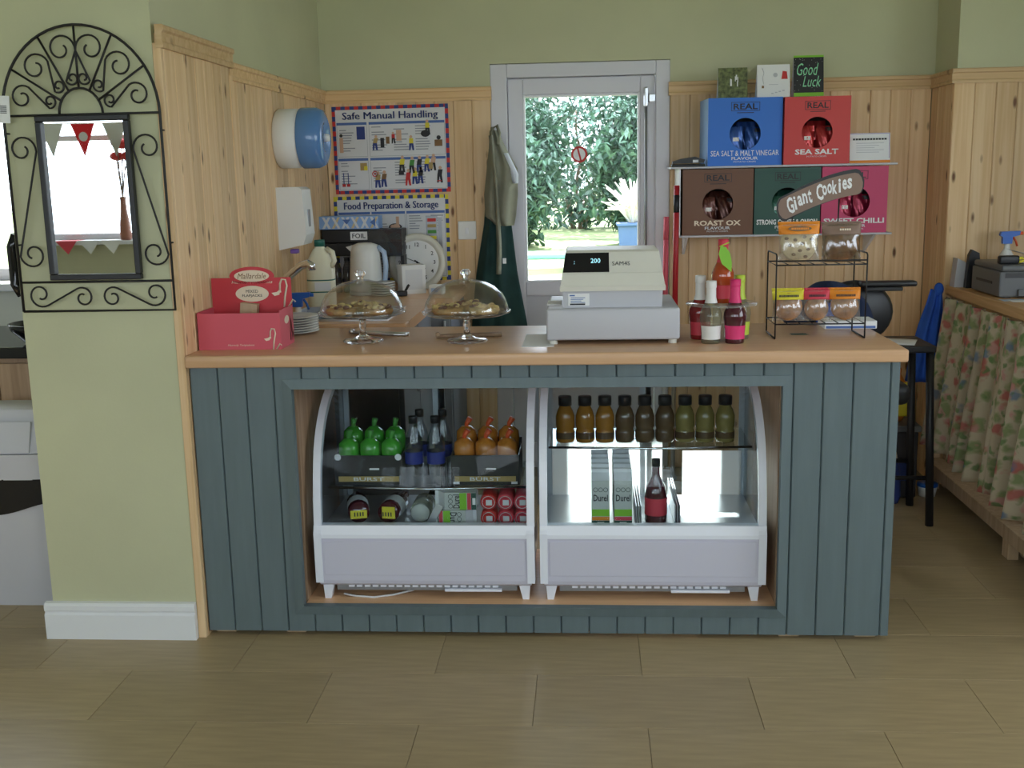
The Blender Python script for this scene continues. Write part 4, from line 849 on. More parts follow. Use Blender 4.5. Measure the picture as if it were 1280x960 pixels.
# posters
def poster(name, label, x, z, w, h, title, c1, c2, seed, tilt):
    random.seed(seed); t = thing(name, label, 'poster', (x, BW-.0006, z)); t.rotation_euler = (0, tilt, 0)
    G().box(0, w, -.0016, -.0002, -h, 0).build('sheet', 'paper_grey', t); g = G(); bw = .016; n = 26; m_ = 18; y = -.0022
    for i in range(n):
        for zz in (0, -h+bw): g.poly([(w*i/n, zz-bw), (w*(i+1)/n, zz-bw), (w*(i+1)/n, zz), (w*i/n, zz)], y, i % 2)
    for i in range(m_):
        for xx in (0, w-bw): g.poly([(xx, -h*i/m_-h/m_), (xx+bw, -h*i/m_-h/m_), (xx+bw, -h*i/m_), (xx, -h*i/m_)], y-.0002, i % 2)
    g.build('border_print', [c1, c2], t); [text(title, w*.82, .044, 'navy', 0, parent=t, loc=(w/2+dx, y-.0006-abs(dx)*.05, -.050)) for dx in (-.0012, .0012)]
    return t
def panels(t, ps, seed, y=-.0020):
    random.seed(seed); bar = G(); ln = G(); fig = G()
    for x0, x1, z0, z1 in ps:
        bar.rect(x0, x1, z1-.012, z1, y-.0003); ln.rect(x0, x0+.0015, z0, z1, y, 0).rect(x1-.0015, x1, z0, z1, y, 0).rect(x0, x1, z0, z0+.0015, y, 0)
        for k in range(int((x1-x0)/.10)+1):
            for j in range(int((z1-z0-.03)/.012)):
                lx = x0+.012+.105*k; L_ = random.uniform(.03, .075)
                if lx+L_ < x1-.005 and random.random() < .85: ln.rect(lx, lx+L_, z1-.026-.012*j, z1-.0215-.012*j, y-.0002, 0)
    bar.build('heading_bars', 'mid_blue', t)['kind'] = 'stuff'; ln.build('print_lines', 'print_grey', t)['kind'] = 'stuff'
def figure(g, x, z, k, top, legs, y=-.0032, bend=0):
    g.disc(x+bend*k*.4, z+.052*k, .008*k, y, 4, 10); g.poly([(x-.010*k, z+.018*k), (x+.012*k, z+.018*k), (x+(.012+bend*.4)*k, z+.044*k), (x-(.010-bend*.4)*k, z+.044*k)], y, top)
    g.poly([(x-.012*k, z-.018*k), (x-.004*k, z-.018*k), (x+.002*k, z+.018*k), (x-.010*k, z+.018*k)], y, legs); g.poly([(x+.006*k, z-.018*k), (x+.016*k, z-.018*k), (x+.012*k, z+.018*k), (x, z+.018*k)], y, legs)
FM = ['yellow_ink', 'navy', 'brown_ink', 'red_ink', 'skin_ink', 'ink', 'gold_ink', 'green_ink']
pw, ph = .558, .410
p1 = poster('safety_poster', 'safe manual handling poster with red and blue border on the back wall', at(414.5, 137.5, Y=BW).x, 1.774, pw, ph, 'Safe Manual Handling', 'navy', 'red_ink', 1, -.005)
panels(p1, [(.02, .165, -.235, -.075), (.175, .538, -.235, -.075), (.02, .165, -.39, -.242), (.175, .538, -.39, -.242)], 2)
g = G(); g.rect(.115, .155, -.155, -.095, -.0032, 1); g.rect(.03, .048, -.215, -.145, -.0032, 4).disc(.039, -.135, .008, -.0032, 5, 10)
g.rect(.125, .158, -.30, -.265, -.0032, 6).rect(.143, .16, -.30, -.28, -.0034, 0)
for x in (.040, .062): g.rect(x, x+.004, -.365, -.31, -.0032, 1); g.rect(x-.006, x+.010, -.375, -.362, -.0032, 3)
figure(g, .200, -.190, .9, 6, 1, bend=.02); g.rect(.228, .246, -.195, -.15, -.0032, 5).rect(.255, .272, -.178, -.145, -.0032, 2); figure(g, .29, -.165, .7, 3, 5); g.rect(.305, .33, -.165, -.115, -.0032, 4)
figure(g, .375, -.195, .9, 0, 1); figure(g, .455, -.125, .9, 0, 5); g.ell((.445, -.003, -.135), .022, .0004, .016, 12, 5); g.rect(.488, .525, -.195, -.165, -.0032, 2).disc(.508, -.155, .010, -.0034, 5)
g.ring(.195, -.318, .010, .0145, -.0032, 3, 16).disc(.195, -.318, .005, -.0032, 3, 8)
for x, z, a, b in ((.205, -.365, 6, 1), (.235, -.362, 2, 1), (.325, -.295, 0, 5), (.372, -.30, 7, 5), (.408, -.298, 5, 1), (.445, -.295, 0, 1), (.475, -.29, 4, 5), (.352, -.358, 3, 3), (.385, -.352, 0, 1), (.412, -.35, 5, 1), (.505, -.348, 5, 5)): figure(g, x, z, 1.0, a, b, bend=.012)
g.rect(.455, .475, -.30, -.27, -.0034, 6).rect(.31, .335, -.325, -.305, -.0034, 5).rect(.495, .515, -.36, -.355, -.0038, 3)
g.build('picture_print', FM, p1)['kind'] = 'stuff'
p2 = poster('food_poster', 'food preparation and storage poster with yellow striped border behind the clock', at(417, 248, Y=BW).x, 1.352, pw, ph, 'Food Preparation & Storage', 'yellow_ink', 'navy', 5, -.005)
panels(p2, [(.02, .175, -.39, -.075), (.182, .345, -.39, -.075), (.352, .538, -.39, -.075)], 9)
g = G(); g.lathe([(0, 0), (.032, 0)], 20, c=(.295, -.0030, -.150), ax='y', m=5, sy=.55).lathe([(0, 0), (.024, 0)], 20, c=(.295, -.0033, -.148), ax='y', m=4, sy=.5); g.rect(.30, .315, -.145, -.10, -.0036, 4)
g.rect(.445, .50, -.255, -.10, -.0030, 8).rect(.503, .522, -.255, -.108, -.0030, 8)
for i in range(5): g.rect(.452, .494, -.128-.028*i, -.112-.028*i, -.0034, (3, 6, 7, 0, 6)[i])
g.rect(.10, .14, -.097, -.090, -.0034, 3); g.build('picture_print', FM+['grey_metal'], p2)['kind'] = 'stuff'
t = thing('light_switch', 'square white switch plate on the boarded back wall', 'switch', (-.577, BW, 1.182)); G().box(-.044, .044, -.009, 0, -.044, .044, .004).build('plate', 'white_plastic', t); G().box(-.008, .008, -.012, -.009, -.018, .012, .002).build('rocker', 'white_gloss', t)
# aprons hanging by the door
t = thing('coat_hook', 'small metal hook beside the back door', 'hook', (-.43, BW, 1.64)); G().box(-.010, .010, -.004, 0, -.03, .02, .001).build('plate', 'steel', t); G().tube([(0, -.002, 0), (0, -.035, -.005), (0, -.045, .012)], .004, 6).build('prong', 'steel', t)
def hang(rows, yc, amp, k, ph=0, n=26):
    # rows: (z, xl, xr, depth)
    def fn(u, v):
        f = v*(len(rows)-1); i = min(int(f), len(rows)-2); a = f-i; R0, R1 = rows[i], rows[i+1]; L_ = [R0[j]*(1-a)+R1[j]*a for j in range(4)]
        return (L_[1]+(L_[2]-L_[1])*u, yc-L_[3]*(1-(2*u-1)**2)+amp*math.sin(u*k+ph+v*2), L_[0])
    return fn
t = thing('green_apron', 'dark green apron hanging long beside the back door', 'apron', (0, 0, 0))
G().sheet(hang([(1.62, -.452, -.425, .02), (1.45, -.475, -.40, .03), (1.22, -.49, -.36, .04), (.98, -.535, -.335, .05), (.72, -.565, -.29, .05), (.45, -.57, -.26, .04)], 5.235, .012, 16), 26, 22, 0, .003).build('cloth', 'darkgreen_cloth', t)
t = thing('sage_apron', 'grey-green folded apron hanging over the dark green one', 'apron', (0, 0, 0))
G().sheet(hang([(1.645, -.452, -.415, .02), (1.56, -.458, -.375, .03), (1.47, -.47, -.325, .04), (1.35, -.485, -.325, .05), (1.25, -.482, -.335, .05), (1.205, -.43, -.345, .05)], 5.205, .012, 13, 1), 26, 20, 0, .003).build('cloth', 'sage_cloth', t)
G().sheet(hang([(1.54, -.405, -.365, .01), (1.44, -.36, -.318, .01), (1.40, -.345, -.320, .01)], 5.182, .004, 6), 10, 8, 0, .002).build('pale_lining', 'apron_white', t)
G().sheet(hang([(1.62, -.452, -.432, .01), (1.40, -.432, -.412, .015), (1.10, -.425, -.402, .015), (.98, -.432, -.408, .01)], 5.150, .004, 6), 6, 14, 0, .002).build('strap', 'sage_cloth', t)
G().tube([(-.438, 5.175, 1.60), (-.44, 5.215, 1.655), (-.418, 5.235, 1.668), (-.405, 5.20, 1.63), (-.412, 5.17, 1.58)], .008, 6).build('neck_loop', 'sage_cloth', t); G().box(-.398, -.382, 5.146, 5.150, 1.03, 1.055).build('care_tag', 'paper', t)
# mops by the door
for i, (u, v, m, z0, lab) in enumerate(((846, 226, 'red_plastic', .0, 'taller red handled mop leaning beside the door'), (833, 266, 'pink_card', .0, 'shorter faded red handled broom leaning beside the door'))):
    yy = (5.0, 5.2)[i]; p = at(u, v, Y=yy); q = at(u-5, 420, Y=yy-.07); t = thing('cleaning_mop', lab, 'mop', (q.x, yy-.11, 0))
    d = Vector((p.x-q.x, .11, p.z)); k = d.length
    G().tube([(0, 0, .05), tuple(d*.6), tuple(d*.62)], .010, 10).build('lower_handle', 'steel' if i == 0 else 'paper_grey', t); G().tube([tuple(d*.60), tuple(d*.985)], .013, 10).build('upper_handle', m, t); G().tube([tuple(d*.90), tuple(d*.955)], .0135, 10).build('grip_band', 'black' if i == 0 else m, t)
    G().lathe([(0, .03), (.05, .03), (.07, 0), (.0, 0)], 16).build('mop_head', 'paper_grey', t)
# ================================================================== wall shelf with crisp boxes
t = thing('wall_shelf', 'white two-tier wall shelf holding the crisp boxes', 'shelf', (0, 0, 0)); SYF = 5.035
for z, a, b, nm in ((1.1525, .41, 1.36, 'lower_board'), (1.4590, .375, 1.372, 'upper_board')): G().box(a, b, SYF, BW-.0005, z-.009, z, .002).build(nm, 'till_grey', t)
for x in (.455, 1.30): G().prism([(BW-.002, 1.140), (SYF+.06, 1.140), (BW-.002, 1.05)], 'x', x-.006, x+.006).build('bracket', 'white_gloss', t)
G().box(.412, .420, SYF+.005, BW-.002, 1.1525, 1.450).build('end_support', 'white_gloss', t)
def crisp_box(x0, x1, z0, z1, m, foil, flav, sub, label, rz=0):
    w = x1-x0-.003; h = z1-z0; d = .225; cx = w/2; cz = h*.47; R = min(w, h)*.235
    t = thing('crisp_box', label, 'crisp box', (x0+.0015, SYF+.006, z0), rz); n = 32; vv = []
    for i in range(n):
        a = 2*PI*i/n+PI/4; vv.append((cx+R*math.cos(a), 0, cz+R*math.sin(a)))
    for i in range(n):
        a = 2*PI*i/n+PI/4; c, s = math.cos(a), math.sin(a); k = 1/max(abs(c), abs(s)); X_, Z_ = c*k, s*k
        vv.append((cx+X_*cx, 0, (cz+Z_*cz) if Z_ < 0 else cz+Z_*(h-cz)))
    g = G().add(vv, [(i, (i+1) % n, n+(i+1) % n, n+i) for i in range(n)]); g.build('front_panel', m, t)
    G().box(0, .002, .001, d, 0, h).build('side_panel', 'box_side_blue' if m == 'box_blue' else m, t); G().box(w-.002, w, .001, d, 0, h).build('side_panel', m, t)
    G().box(.002, w-.002, .001, d, h-.002, h).build('top_flap', m, t); G().box(.002, w-.002, .001, d, 0, .002).build('base', m, t); G().box(.002, w-.002, d-.002, d, .002, h-.002).build('back_panel', 'box_inside', t)
    g = G(); lz = h*.87; lw_, lh = w*.19, h*.065
    for a in ((-lw_, lw_, lz+lh-.002, lz+lh), (-lw_, lw_, lz-lh, lz-lh+.002)): g.rect(cx+a[0], cx+a[1], a[2], a[3], -.0008)
    for s in (-1, 1): g.rect(cx+s*lw_-.001, cx+s*lw_+.001, lz-lh, lz+lh, -.0008)
    lg = g.build('logo_frame', 'ink', t); text('REAL', lw_*1.7, lh*1.35, 'ink', .02, parent=t, loc=(cx, -.001, lz)); print_lines([(cx-lw_*.6, cx+lw_*.6, lz-lh-.009, lz-lh-.006, -.001)], 'ink', t)
    text(flav, w*min(.92, .075*len(flav)+.06), h*.080, 'cream_ink' if m == 'box_brown' else 'paper', .03, parent=t, loc=(cx, -.001, h*.185)); sub and text(sub, w*.36, h*.045, 'paper_grey', .02, parent=t, loc=(cx, -.001, h*.108)); text('POTATO CRISPS', w*.30, h*.022, 'paper_grey', parent=t, loc=(cx, -.001, h*(.058 if sub else .115)))
    random.seed(int(x0*1000)); clr = m.split('_')[1]
    for i in range(4):
        q = thing('crisp_packet', 'shiny %s crisp packet in the round window of the %s box, %s from left' % (clr, clr, ORD[i]), 'crisp packet', (x0+cx+(-.05+.034*i), SYF+.032+.044*((i*3) % 4), z0+.004), random.uniform(-.08, .08), 'crisp packets in the %s box' % clr)
        s_ = random.uniform(0, 6); W2 = .085; H2 = cz+R*(.4+.18*(i % 3))
        def pf(sg): return lambda u, v: (W2*(u-.5), sg*.016*(math.sin(u*PI)*math.sin(v*PI))**.6+.004*math.sin(u*15+s_+v*11), H2*v)
        G().sheet(pf(-1), 10, 14).sheet(pf(1), 10, 14).build('packet', foil, q); (i in (0, 3)) and G().sheet(lambda u, v: (.028*(u-.5)+.012, pf(-1)((u-.5)*.33+.64, .62+.08*i+.10*v)[1]-.001, H2*(.62+.08*i+.10*v)), 6, 4).build('packet_label', ('label_white', '', '', 'black')[i], q)
crisp_box(.538, .871, 1.4593, 1.755, 'box_blue', 'foil_blue', 'SEA SALT & MALT VINEGAR', 'FLAVOUR', 'blue crisp box with round window on the upper shelf', .06)
crisp_box(.873, 1.163, 1.4593, 1.752, 'box_red', 'foil_red', 'SEA SALT', '', 'red crisp box with round window on the upper shelf')
crisp_box(.428, .746, 1.1528, 1.446, 'box_brown', 'foil_brown', 'ROAST OX', 'FLAVOUR', 'brown crisp box with round window on the lower shelf')
crisp_box(.748, 1.043, 1.1528, 1.446, 'box_green', 'foil_green', 'STRONG CHEESE & ONION', 'FLAVOUR', 'dark green crisp box behind the cookie sign on the lower shelf')
crisp_box(1.045, 1.337, 1.1528, 1.446, 'box_pink', 'foil_pink', 'SWEET CHILLI', 'FLAVOUR', 'pink crisp box at the right of the lower shelf')
# cards, notice and gadget
def card(u0, v0, u1, v1, label, m, tilt=-.16):
    a = at(u0, v0, Y=SYF+.06); b = at(u1, v1, Y=SYF+.06); w = b.x-a.x; h = a.z-1.757
    t = thing('greeting_card', label, 'card', ((a.x+b.x)/2, SYF+.05, 1.7556)); t.rotation_euler = (tilt, 0, 0)
    G().box(-w/2, w/2, 0, .001, 0, h).build('front_leaf', m, t); G().prism([(.001, h), (.0015, h), (.075, .012), (.074, .012)], 'x', -w/2, w/2).build('back_leaf', 'paper', t); return t, w, h
random.seed(5)
mat('photo_green', (.12, .14, .05), .5, vary=.8, scale=60)
t, w_, h_ = card(898, 84, 934, 121, 'greeting card with a dark woodland photo on the blue crisp box', 'photo_green')
g = G()
for i in range(6): x = random.uniform(-.012, .022); z = h_*random.uniform(.35, .62); g.rect(x, x+.004, z, z+.022, -.0006)
g.rect(-.012, -.004, h_*.4, h_*.62, -.0006); g.build('figure_print', 'paper', t)
t, w_, h_ = card(947, 80, 987, 121, 'white greeting card with red motif between the blue and red boxes', 'paper'); g = G()
g.disc(-.012+.02, h_*.68, .010, -.0006, 1, 12).poly([(.034, h_*.55), (.062, h_*.55), (.058, h_*.78), (.040, h_*.80)], -.0006, 0); g.rect(-.052, -.042, h_*.28, h_*.36, -.0006, 2).tube([(-.05, -.0006, h_*.9), (-.042, -.0006, h_*.75), (-.048, -.0006, h_*.6), (-.044, -.0006, h_*.4)], .0012, 4, m=1)
for i in range(4): g.rect(-.01+.016*i, 0+.016*i, h_*.10+.004*i, h_*.13+.004*i, -.0006, 1)
g.rect(-.02, .02, h_*.38, h_*.395, -.0006, 1); g.v = [(a, max(b, -.0009), c) for a, b, c in g.v]; g.build('picture_print', ['red_ink', 'till_grey', 'brown_ink'], t)
t, w_, h_ = card(993, 68, 1029, 121, 'black good luck card with green lettering on the red crisp box', 'black'); mat('mint_ink', (.30, .72, .42), .6)
text('Good', w_*.72, h_*.30, 'mint_ink', .0, .35, parent=t, loc=(-.004, -.001, h_*.66)); text('Luck', w_*.62, h_*.26, 'mint_ink', .0, .35, parent=t, loc=(.014, -.001, h_*.36)); G().rect(-w_/2, w_/2, 0, h_*.09, -.0007).build('edge_print', 'leaf_green', t); G().rect(-w_/2, w_/2, h_*.95, h_, -.0007).build('edge_print', 'leaf_green', t)
g = G()
for i in range(40): g.disc(random.uniform(-w_/2+.004, w_/2-.004), random.uniform(h_*.1, h_*.95), .0010, -.0008, 0, 6)
g.build('speckles', 'paper', t)
t = thing('order_notice', 'small printed notice leaning at the right end of the upper shelf', 'notice', (1.258, SYF+.03, 1.4593)); t.rotation_euler = (-.14, 0, 0)
G().box(-.088, .088, 0, .001, 0, .132).build('sheet', 'paper', t); print_lines([(-.075+.0125*j, -.065+.0125*j, .101, .109, -.001) for j in range(12)], 'ink', t); print_lines([(-.06, .06-.02*(j % 3), .086-.010*j, .0885-.010*j, -.001) for j in range(5)], 'till_grey', t); G().rect(-.088, .088, 0, .012, -.0008).build('orange_strip', 'orange_ink', t)
g = G()
for a in ((-.086, .086, .128, .130), (.083, .085, .02, .13)): g.rect(*a, -.0008)
g.build('border_print', 'purple_plastic', t)
t = thing('stapler', 'black stapler at the left end of the upper shelf', 'stapler', (.455, SYF+.04, 1.4593), .06)
G().box(-.075, .075, -.018, .018, 0, .012, .004).build('base', 'black', t); G().prism([(-.07, .014), (.07, .016), (.075, .030), (.03, .044), (-.03, .036), (-.07, .024)], 'y', -.014, .014).build('arm', 'black', t); G().box(.02, .045, -.0148, -.0138, .018, .030).build('label', 'paper_grey', t)
# ================================================================== right side behind the counter
# black chair with armrest, dark blue cloth over it
t = thing('office_chair', 'black armchair behind the worktop, its armrest showing past the wire rack', 'chair', (.93, 4.10, 0))
G().box(-.22, .22, -.20, .22, .60, .68, .03).build('seat', 'black', t)
g = G().lathe([(0, -.025), (.125, -.025), (.14, -.01), (.14, .01), (.125, .025), (0, .025)], 28, c=(.055, .0, .915), ax='y', sy=.85); g.v = [(a, b+.35*a*a, c) for a, b, c in g.v]; g.build('backrest', 'black', t)
G().box(.02, .08, .0, .04, .62, .84, .01).build('back_stem', 'black', t)
a_ = G().box(.06, .262, -.06, -.01, 1.014, 1.034, .008).build('armrest', 'black', t); G().box(.08, .212, -.055, -.015, .998, 1.013, .004).build('arm_bracket', 'black', a_)
G().tube([(0, 0, .60), (0, 0, .12)], .025, 12).build('column', 'grey_metal', t)
for i in range(5):
    a = 2*PI*i/5+.3; l = G().tube([(0, 0, .13), (.19*math.cos(a), .19*math.sin(a), .075)], [.022, .014], 8).build('base_leg', 'black', t); G().lathe([(0, -.012), (.028, -.012), (.03, 0), (.028, .012), (0, .012)], 12, c=(.19*math.cos(a), .19*math.sin(a), .030), ax='x').build('castor', 'black', l)
t = thing('blue_coat', 'dark navy coat slumped over the black chair behind the cookie rack', 'coat', (0, 0, 0))
def coat(u, v):
    x = .70+.30*u; zc = 1.045-.10*(2*u-1.1)**2; z = zc-(.33)*v; return (x+.02*math.sin(v*7), 3.97-.05*math.sin(v*PI*.9)+.012*math.sin(u*19+v*5)+.03*(1-u), z)
G().sheet(coat, 22, 14, 0, .012).build('cloth', 'navy_cloth', t)
G().sheet(lambda u, v: (.80+.12*u+.02*v, 3.915+.010*math.sin(u*9+v*4), .955-.10*v+.02*math.sin(u*PI)), 10, 8, 0, .004).build('blue_lining', 'blue_cloth', t)
# stool / small black table with paper
sx0, sx1, sy0, sy1 = 1.04, 1.40, 4.30, 4.55; ST = .742
t = thing('black_stool', 'tall black stool to the right of the counter with paper on it', 'stool', (1.21, 4.50, 0))
G().box(-.13, .165, -.13, .155, ST-.028, ST, .006).build('seat', 'black', t)
for a, b in ((-.105, -.11), (.145, -.11), (-.105, .135), (.145, .135)): G().tube([(a, b, ST-.028), (a*1.14+.008, b*1.14, 0)], .0165, 8).build('leg', 'black', t)
for z, k in ((.20, 1.08),):
    for b in (-.11, .135): G().tube([(-.105*k, b*k, z), (.145*k, b*k, z)], .009, 6).build('rung', 'black', t)
tag(G().sheet(lambda u, v: (-.10+.20*u, -.11+.15*v, .002*math.sin(u*3)*v+.001), 6, 3, 0, .0012, (0, 0, 1)).rot('Z', -.35).build('paper_sheet', 'paper', None, (1.235, 4.52, ST+.0005)), 'white papers lying on the black stool by the counter end', 'paper')
# things stored low beside the stool
t = thing('snack_bag', 'orange and yellow plastic bag beside the black stool', 'bag', (1.33, 4.86, .33))
G().lathe([(0, 0), (.06, 0), (.085, .04), (.08, .16), (.05, .21), (.055, .235), (0, .23)], 16, sy=.6).build('bag', 'orange_ink', t); G().sheet(lambda u, v: (.025+.05*u, -.054+.01*v, .03+.15*v), 4, 4, 0, .002).build('yellow_panel', 'yellow_ink', t)
t = thing('storage_crate', 'dark crate on the floor under the bright bag', 'crate', (1.30, 4.86, 0)); G().box(-.14, .14, -.10, .10, .0, .30, .008).build('body', 'printer_dark', t); G().box(-.15, .15, -.11, .11, .30, .328, .006).build('lid', 'printer_grey', t); G().rect(-.10, .10, .08, .16, -.1012).build('blue_panel', 'navy', t)
t = thing('blue_carrier_bag', 'blue bag on the floor behind the black stool legs', 'bag', (1.285, 4.695, 0)); G().lathe([(0, 0), (.06, 0), (.07, .03), (.065, .14), (.05, .20), (0, .19)], 16, sy=.6).build('bag', 'navy', t); G().tube([(-.05, 0, .18), (-.03, 0, .26), (.03, 0, .26), (.05, 0, .18)], .006, 6).build('handle', 'cream_ink', t)
t = thing('white_tub', 'small white tub on the floor near the curtain', 'tub', (1.50, 4.80, 0)); G().lathe([(0, 0), (.035, 0), (.042, .045), (0, .045)], 18).build('tub', 'white_plastic', t); G().lathe([(0, .058), (.044, .058), (.045, .045), (0, .045)], 18).build('lid', 'bright_blue', t)
# curtained table
TX = 1.585
t = thing('curtained_table', 'long wooden table against the right wall, hung with a floral curtain', 'table', (0, 0, 0))
G().box(TX, 2.25, 3.05, 4.97, .878, BZ, .004).build('tabletop', 'table_wood', t)
for y in (3.10, 4.00, 4.93):
    for x in (TX+.03, 2.20): G().box(x-.005, x+.04, y-.025, y+.025, 0, .878, .003).build('leg', 'raw_wood', t)
G().box(1.535, 2.20, 3.08, 4.955, .075, .130, .003).build('low_shelf', 'raw_wood', t); G().tube([(TX+.012, 3.05, .858), (TX+.012, 4.95, .858)], .005, 6).build('curtain_wire', 'steel', t)
for y in (3.10, 4.00, 4.93): G().box(1.545, 1.585, y-.03, y+.03, 0, .0745, .003).build('shelf_foot', 'raw_wood', t)
t = thing('floral_curtain', 'gathered floral curtain of pink, green and blue flowers on cream cloth', 'curtain', (0, 0, 0))
NU, NV = 260, 22; L0, L1 = 3.07, 4.94; g = G()
def cur(u, v):
    y = L0+(L1-L0)*u; k = 38*(L1-L0)/1.87; env = .014+.034*v
    ph = u*k*2.1+1.3*math.sin(u*9); x = TX-.004-env*(math.sin(ph)+.35*math.sin(ph*2.3+1)+.6)+(.012*math.sin(u*150))*(1-v)*.5
    return (x-.018*v, y+.010*math.cos(ph)*v, .872-.665*v-.015*math.sin(u*5)*v)
g.sheet(cur, NU, NV, 0, .0015, (1, 0, 0)); co = g.build('cloth', 'floral_cloth', t)
me = co.data; uvl = me.uv_layers.new(name='UVMap')
for lp in me.loops:
    c = me.vertices[lp.vertex_index].co; uvl.data[lp.index].uv = ((c.y-L0)*3.6, c.z*1.7)
# printer and things on the table
t = thing('printer', 'dark grey desktop printer on the curtained table', 'printer', (1.625, 4.76, BZ), 0)
PWd = .44
G().box(0, PWd, -.32, 0, .004, .105, .006).build('body', 'printer_grey', t); G().box(.005, PWd-.005, -.325, -.005, .105, .130, .008).build('scanner_lid', 'printer_grey', t)
G().box(.02, PWd-.02, -.3215, -.318, .080, .100).build('front_slot', 'printer_dark', t); G().box(.10, PWd-.10, -.330, -.318, .045, .056).build('paper_slot', 'black', t); G().box(-.002, 0.0, -.24, -.06, .05, .06).build('side_slot', 'black', t); G().box(.07, PWd-.07, -.335, -.318, .008, .036, .003).build('tray', 'printer_grey', t)
for u0 in (.02, PWd-.05): G().box(u0, u0+.03, -.31, -.28, 0, .004).build('rubber_foot', 'black', t)
sprayer((1.80, 4.86, BZ-.0), 0, 'white_plastic', 'spray bottle with blue and orange trigger behind the printer', 1.05)
t = thing('paper_stack', 'loose white papers on top of the printer', 'papers', (1.85, 4.58, BZ+.1305), .2)
G().box(-.12, .14, -.10, .10, 0, .004).build('sheet_pile', 'paper', t); G().sheet(lambda u, v: (-.13+.20*u, -.08+.15*v, .006+.035*(1-u)**2+.01*v), 6, 4, 0, .001, (0, 0, 1)).build('curled_sheet', 'paper', t)
t = thing('label_gun', 'black and yellow price gun lying on the printer', 'price gun', (1.685, 4.50, BZ+.1305), .1)
G().box(-.05, .03, -.016, .016, 0, .034, .008).build('body', 'black', t); G().tube([(.01, 0, .012), (.045, 0, .024), (.055, 0, .012), (.03, 0, .006)], .006, 6).build('trigger_guard', 'yellow_ink', t)
t = thing('grey_tape_stand', 'grey plastic holder at the far end of the curtained table', 'holder', (1.60, 4.90, BZ)); G().prism([(-.01, 0), (.06, 0), (.05, .10), (.0, .125)], 'y', -.03, .03).build('holder', 'till_grey', t); G().prism([(.055, 0), (.09, 0), (.085, .085), (.06, .09)], 'y', -.025, .025).build('clear_pocket', 'acrylic', t)
t = thing('tape_dispenser', 'black tape dispenser behind the printer corner', 'tape dispenser', (1.655, 4.84, BZ)); G().prism([(-.03, 0), (.035, 0), (.035, .02), (.02, .15), (-.01, .165), (-.022, .14)], 'y', -.015, .015).build('body', 'black', t)
for i, (x, y, rz) in enumerate(((1.655, 4.37, .3), (1.675, 4.33, .1))): tag(G().box(-.045, .045, -.03, .03, 0, .0007).build('leaflet', ('paper', 'kettle_blue')[1-i], None, (x, y, BZ+.0002+.0009*i), ) if i == 0 else G().box(-.045, .045, -.03, .03, 0, .0007).build('leaflet', 'paper', None, (x, y, BZ+.0012)), ('blue leaflet under a white one on the curtained table', 'white leaflet on top of a blue one on the curtained table')[i], 'leaflet')
t = thing('blue_apron', 'bright blue apron hanging at the far corner of the curtained table', 'apron', (0, 0, 0))
G().sheet(hang([(.905, 1.515, 1.565, .02), (.84, 1.500, 1.572, .03), (.74, 1.47, 1.575, .03), (.60, 1.44, 1.585, .03), (.49, 1.425, 1.585, .03)], 4.945, .012, 15), 20, 16, 0, .003).build('cloth', 'blue_cloth', t)
G().ell((1.545, 4.93, .905), .022, .02, .03, 10, 0).build('bunched_loop', 'blue_cloth', t)
# ================================================================== left side
# iron scroll mirror
MX, MY, M0, MS = -1.476, 3.200, 1.064, 1.642; MW = .236
t = thing('iron_mirror', 'arched black wrought iron wall mirror with scrollwork', 'mirror', (MX, MY, M0))
S_ = MS-M0; rI = .0042
arc = [(-MW, 0, 0), (-MW, 0, S_)]+[(-MW*math.cos(PI*i/28), 0, S_+.252*math.sin(PI*i/28)) for i in range(1, 28)]+[(MW, 0, S_), (MW, 0, 0)]
G().tube(arc+[arc[0]], rI, 6).build('outer_frame', 'iron', t)
for z in (.088, S_): G().tube([(-MW, 0, z), (MW, 0, z)], rI*.9, 6).build('cross_bar', 'iron', t)
ri = .066
G().tube([(-ri*math.cos(PI*i/14), 0, S_+.075*math.sin(PI*i/14)) for i in range(15)], rI*.9, 6).build('inner_arch', 'iron', t)
for d in (32, 62, 90, 118, 148):
    a = math.radians(d); G().tube([(ri*math.cos(a), 0, S_+.075*math.sin(a)), (MW*.99*math.cos(a), 0, S_+.25*math.sin(a))], rI*.8, 6).build('spoke', 'iron', t)
def spiral(c, r, a_end, sgn, turns=1.15, n=26): # inner end to outer end
    return [(c[0]+r*(.30+.70*(i/n))*math.cos(a_end-sgn*(1-i/n)*turns*2*PI), 0, c[1]+r*(.30+.70*(i/n))*math.sin(a_end-sgn*(1-i/n)*turns*2*PI)) for i in range(n+1)]
def scroll(c1, r1, a1, s1, c2, r2, a2, s2):
    pts = spiral(c1, r1, a1, s1)+spiral(c2, r2, a2, s2)[::-1]
    for k in (1, -1): G().tube([(k*a, b, c) for a, b, c in pts], rI*.72, 6).build('scroll', 'iron', t)
scroll((-.190, S_-.098), .043, -.15, -1, (-.188, .172), .041, PI+.15, -1)
scroll((-.178, .050), .038, -1.0, 1, (-.046, .040), .032, 2.1, 1)
for ao, ro, kr, ai, da in ((104, .182, .044, 100, -.4), (134, .180, .042, 128, -.4), (164, .180, .036, 158, -.4)):
    A = math.radians(ao); B_ = math.radians(ai); c1 = (ro*math.cos(A), S_+ro*1.05*math.sin(A)); c2 = (.098*math.cos(B_), S_+.104*math.sin(B_))
    scroll(c1, kr, A-PI*.62, -1, c2, .020, A+PI*.55, -1)
mf = G(); fx0, fx1, fz0, fz1 = -.140, .142, .094, S_-.002; fw_ = .017
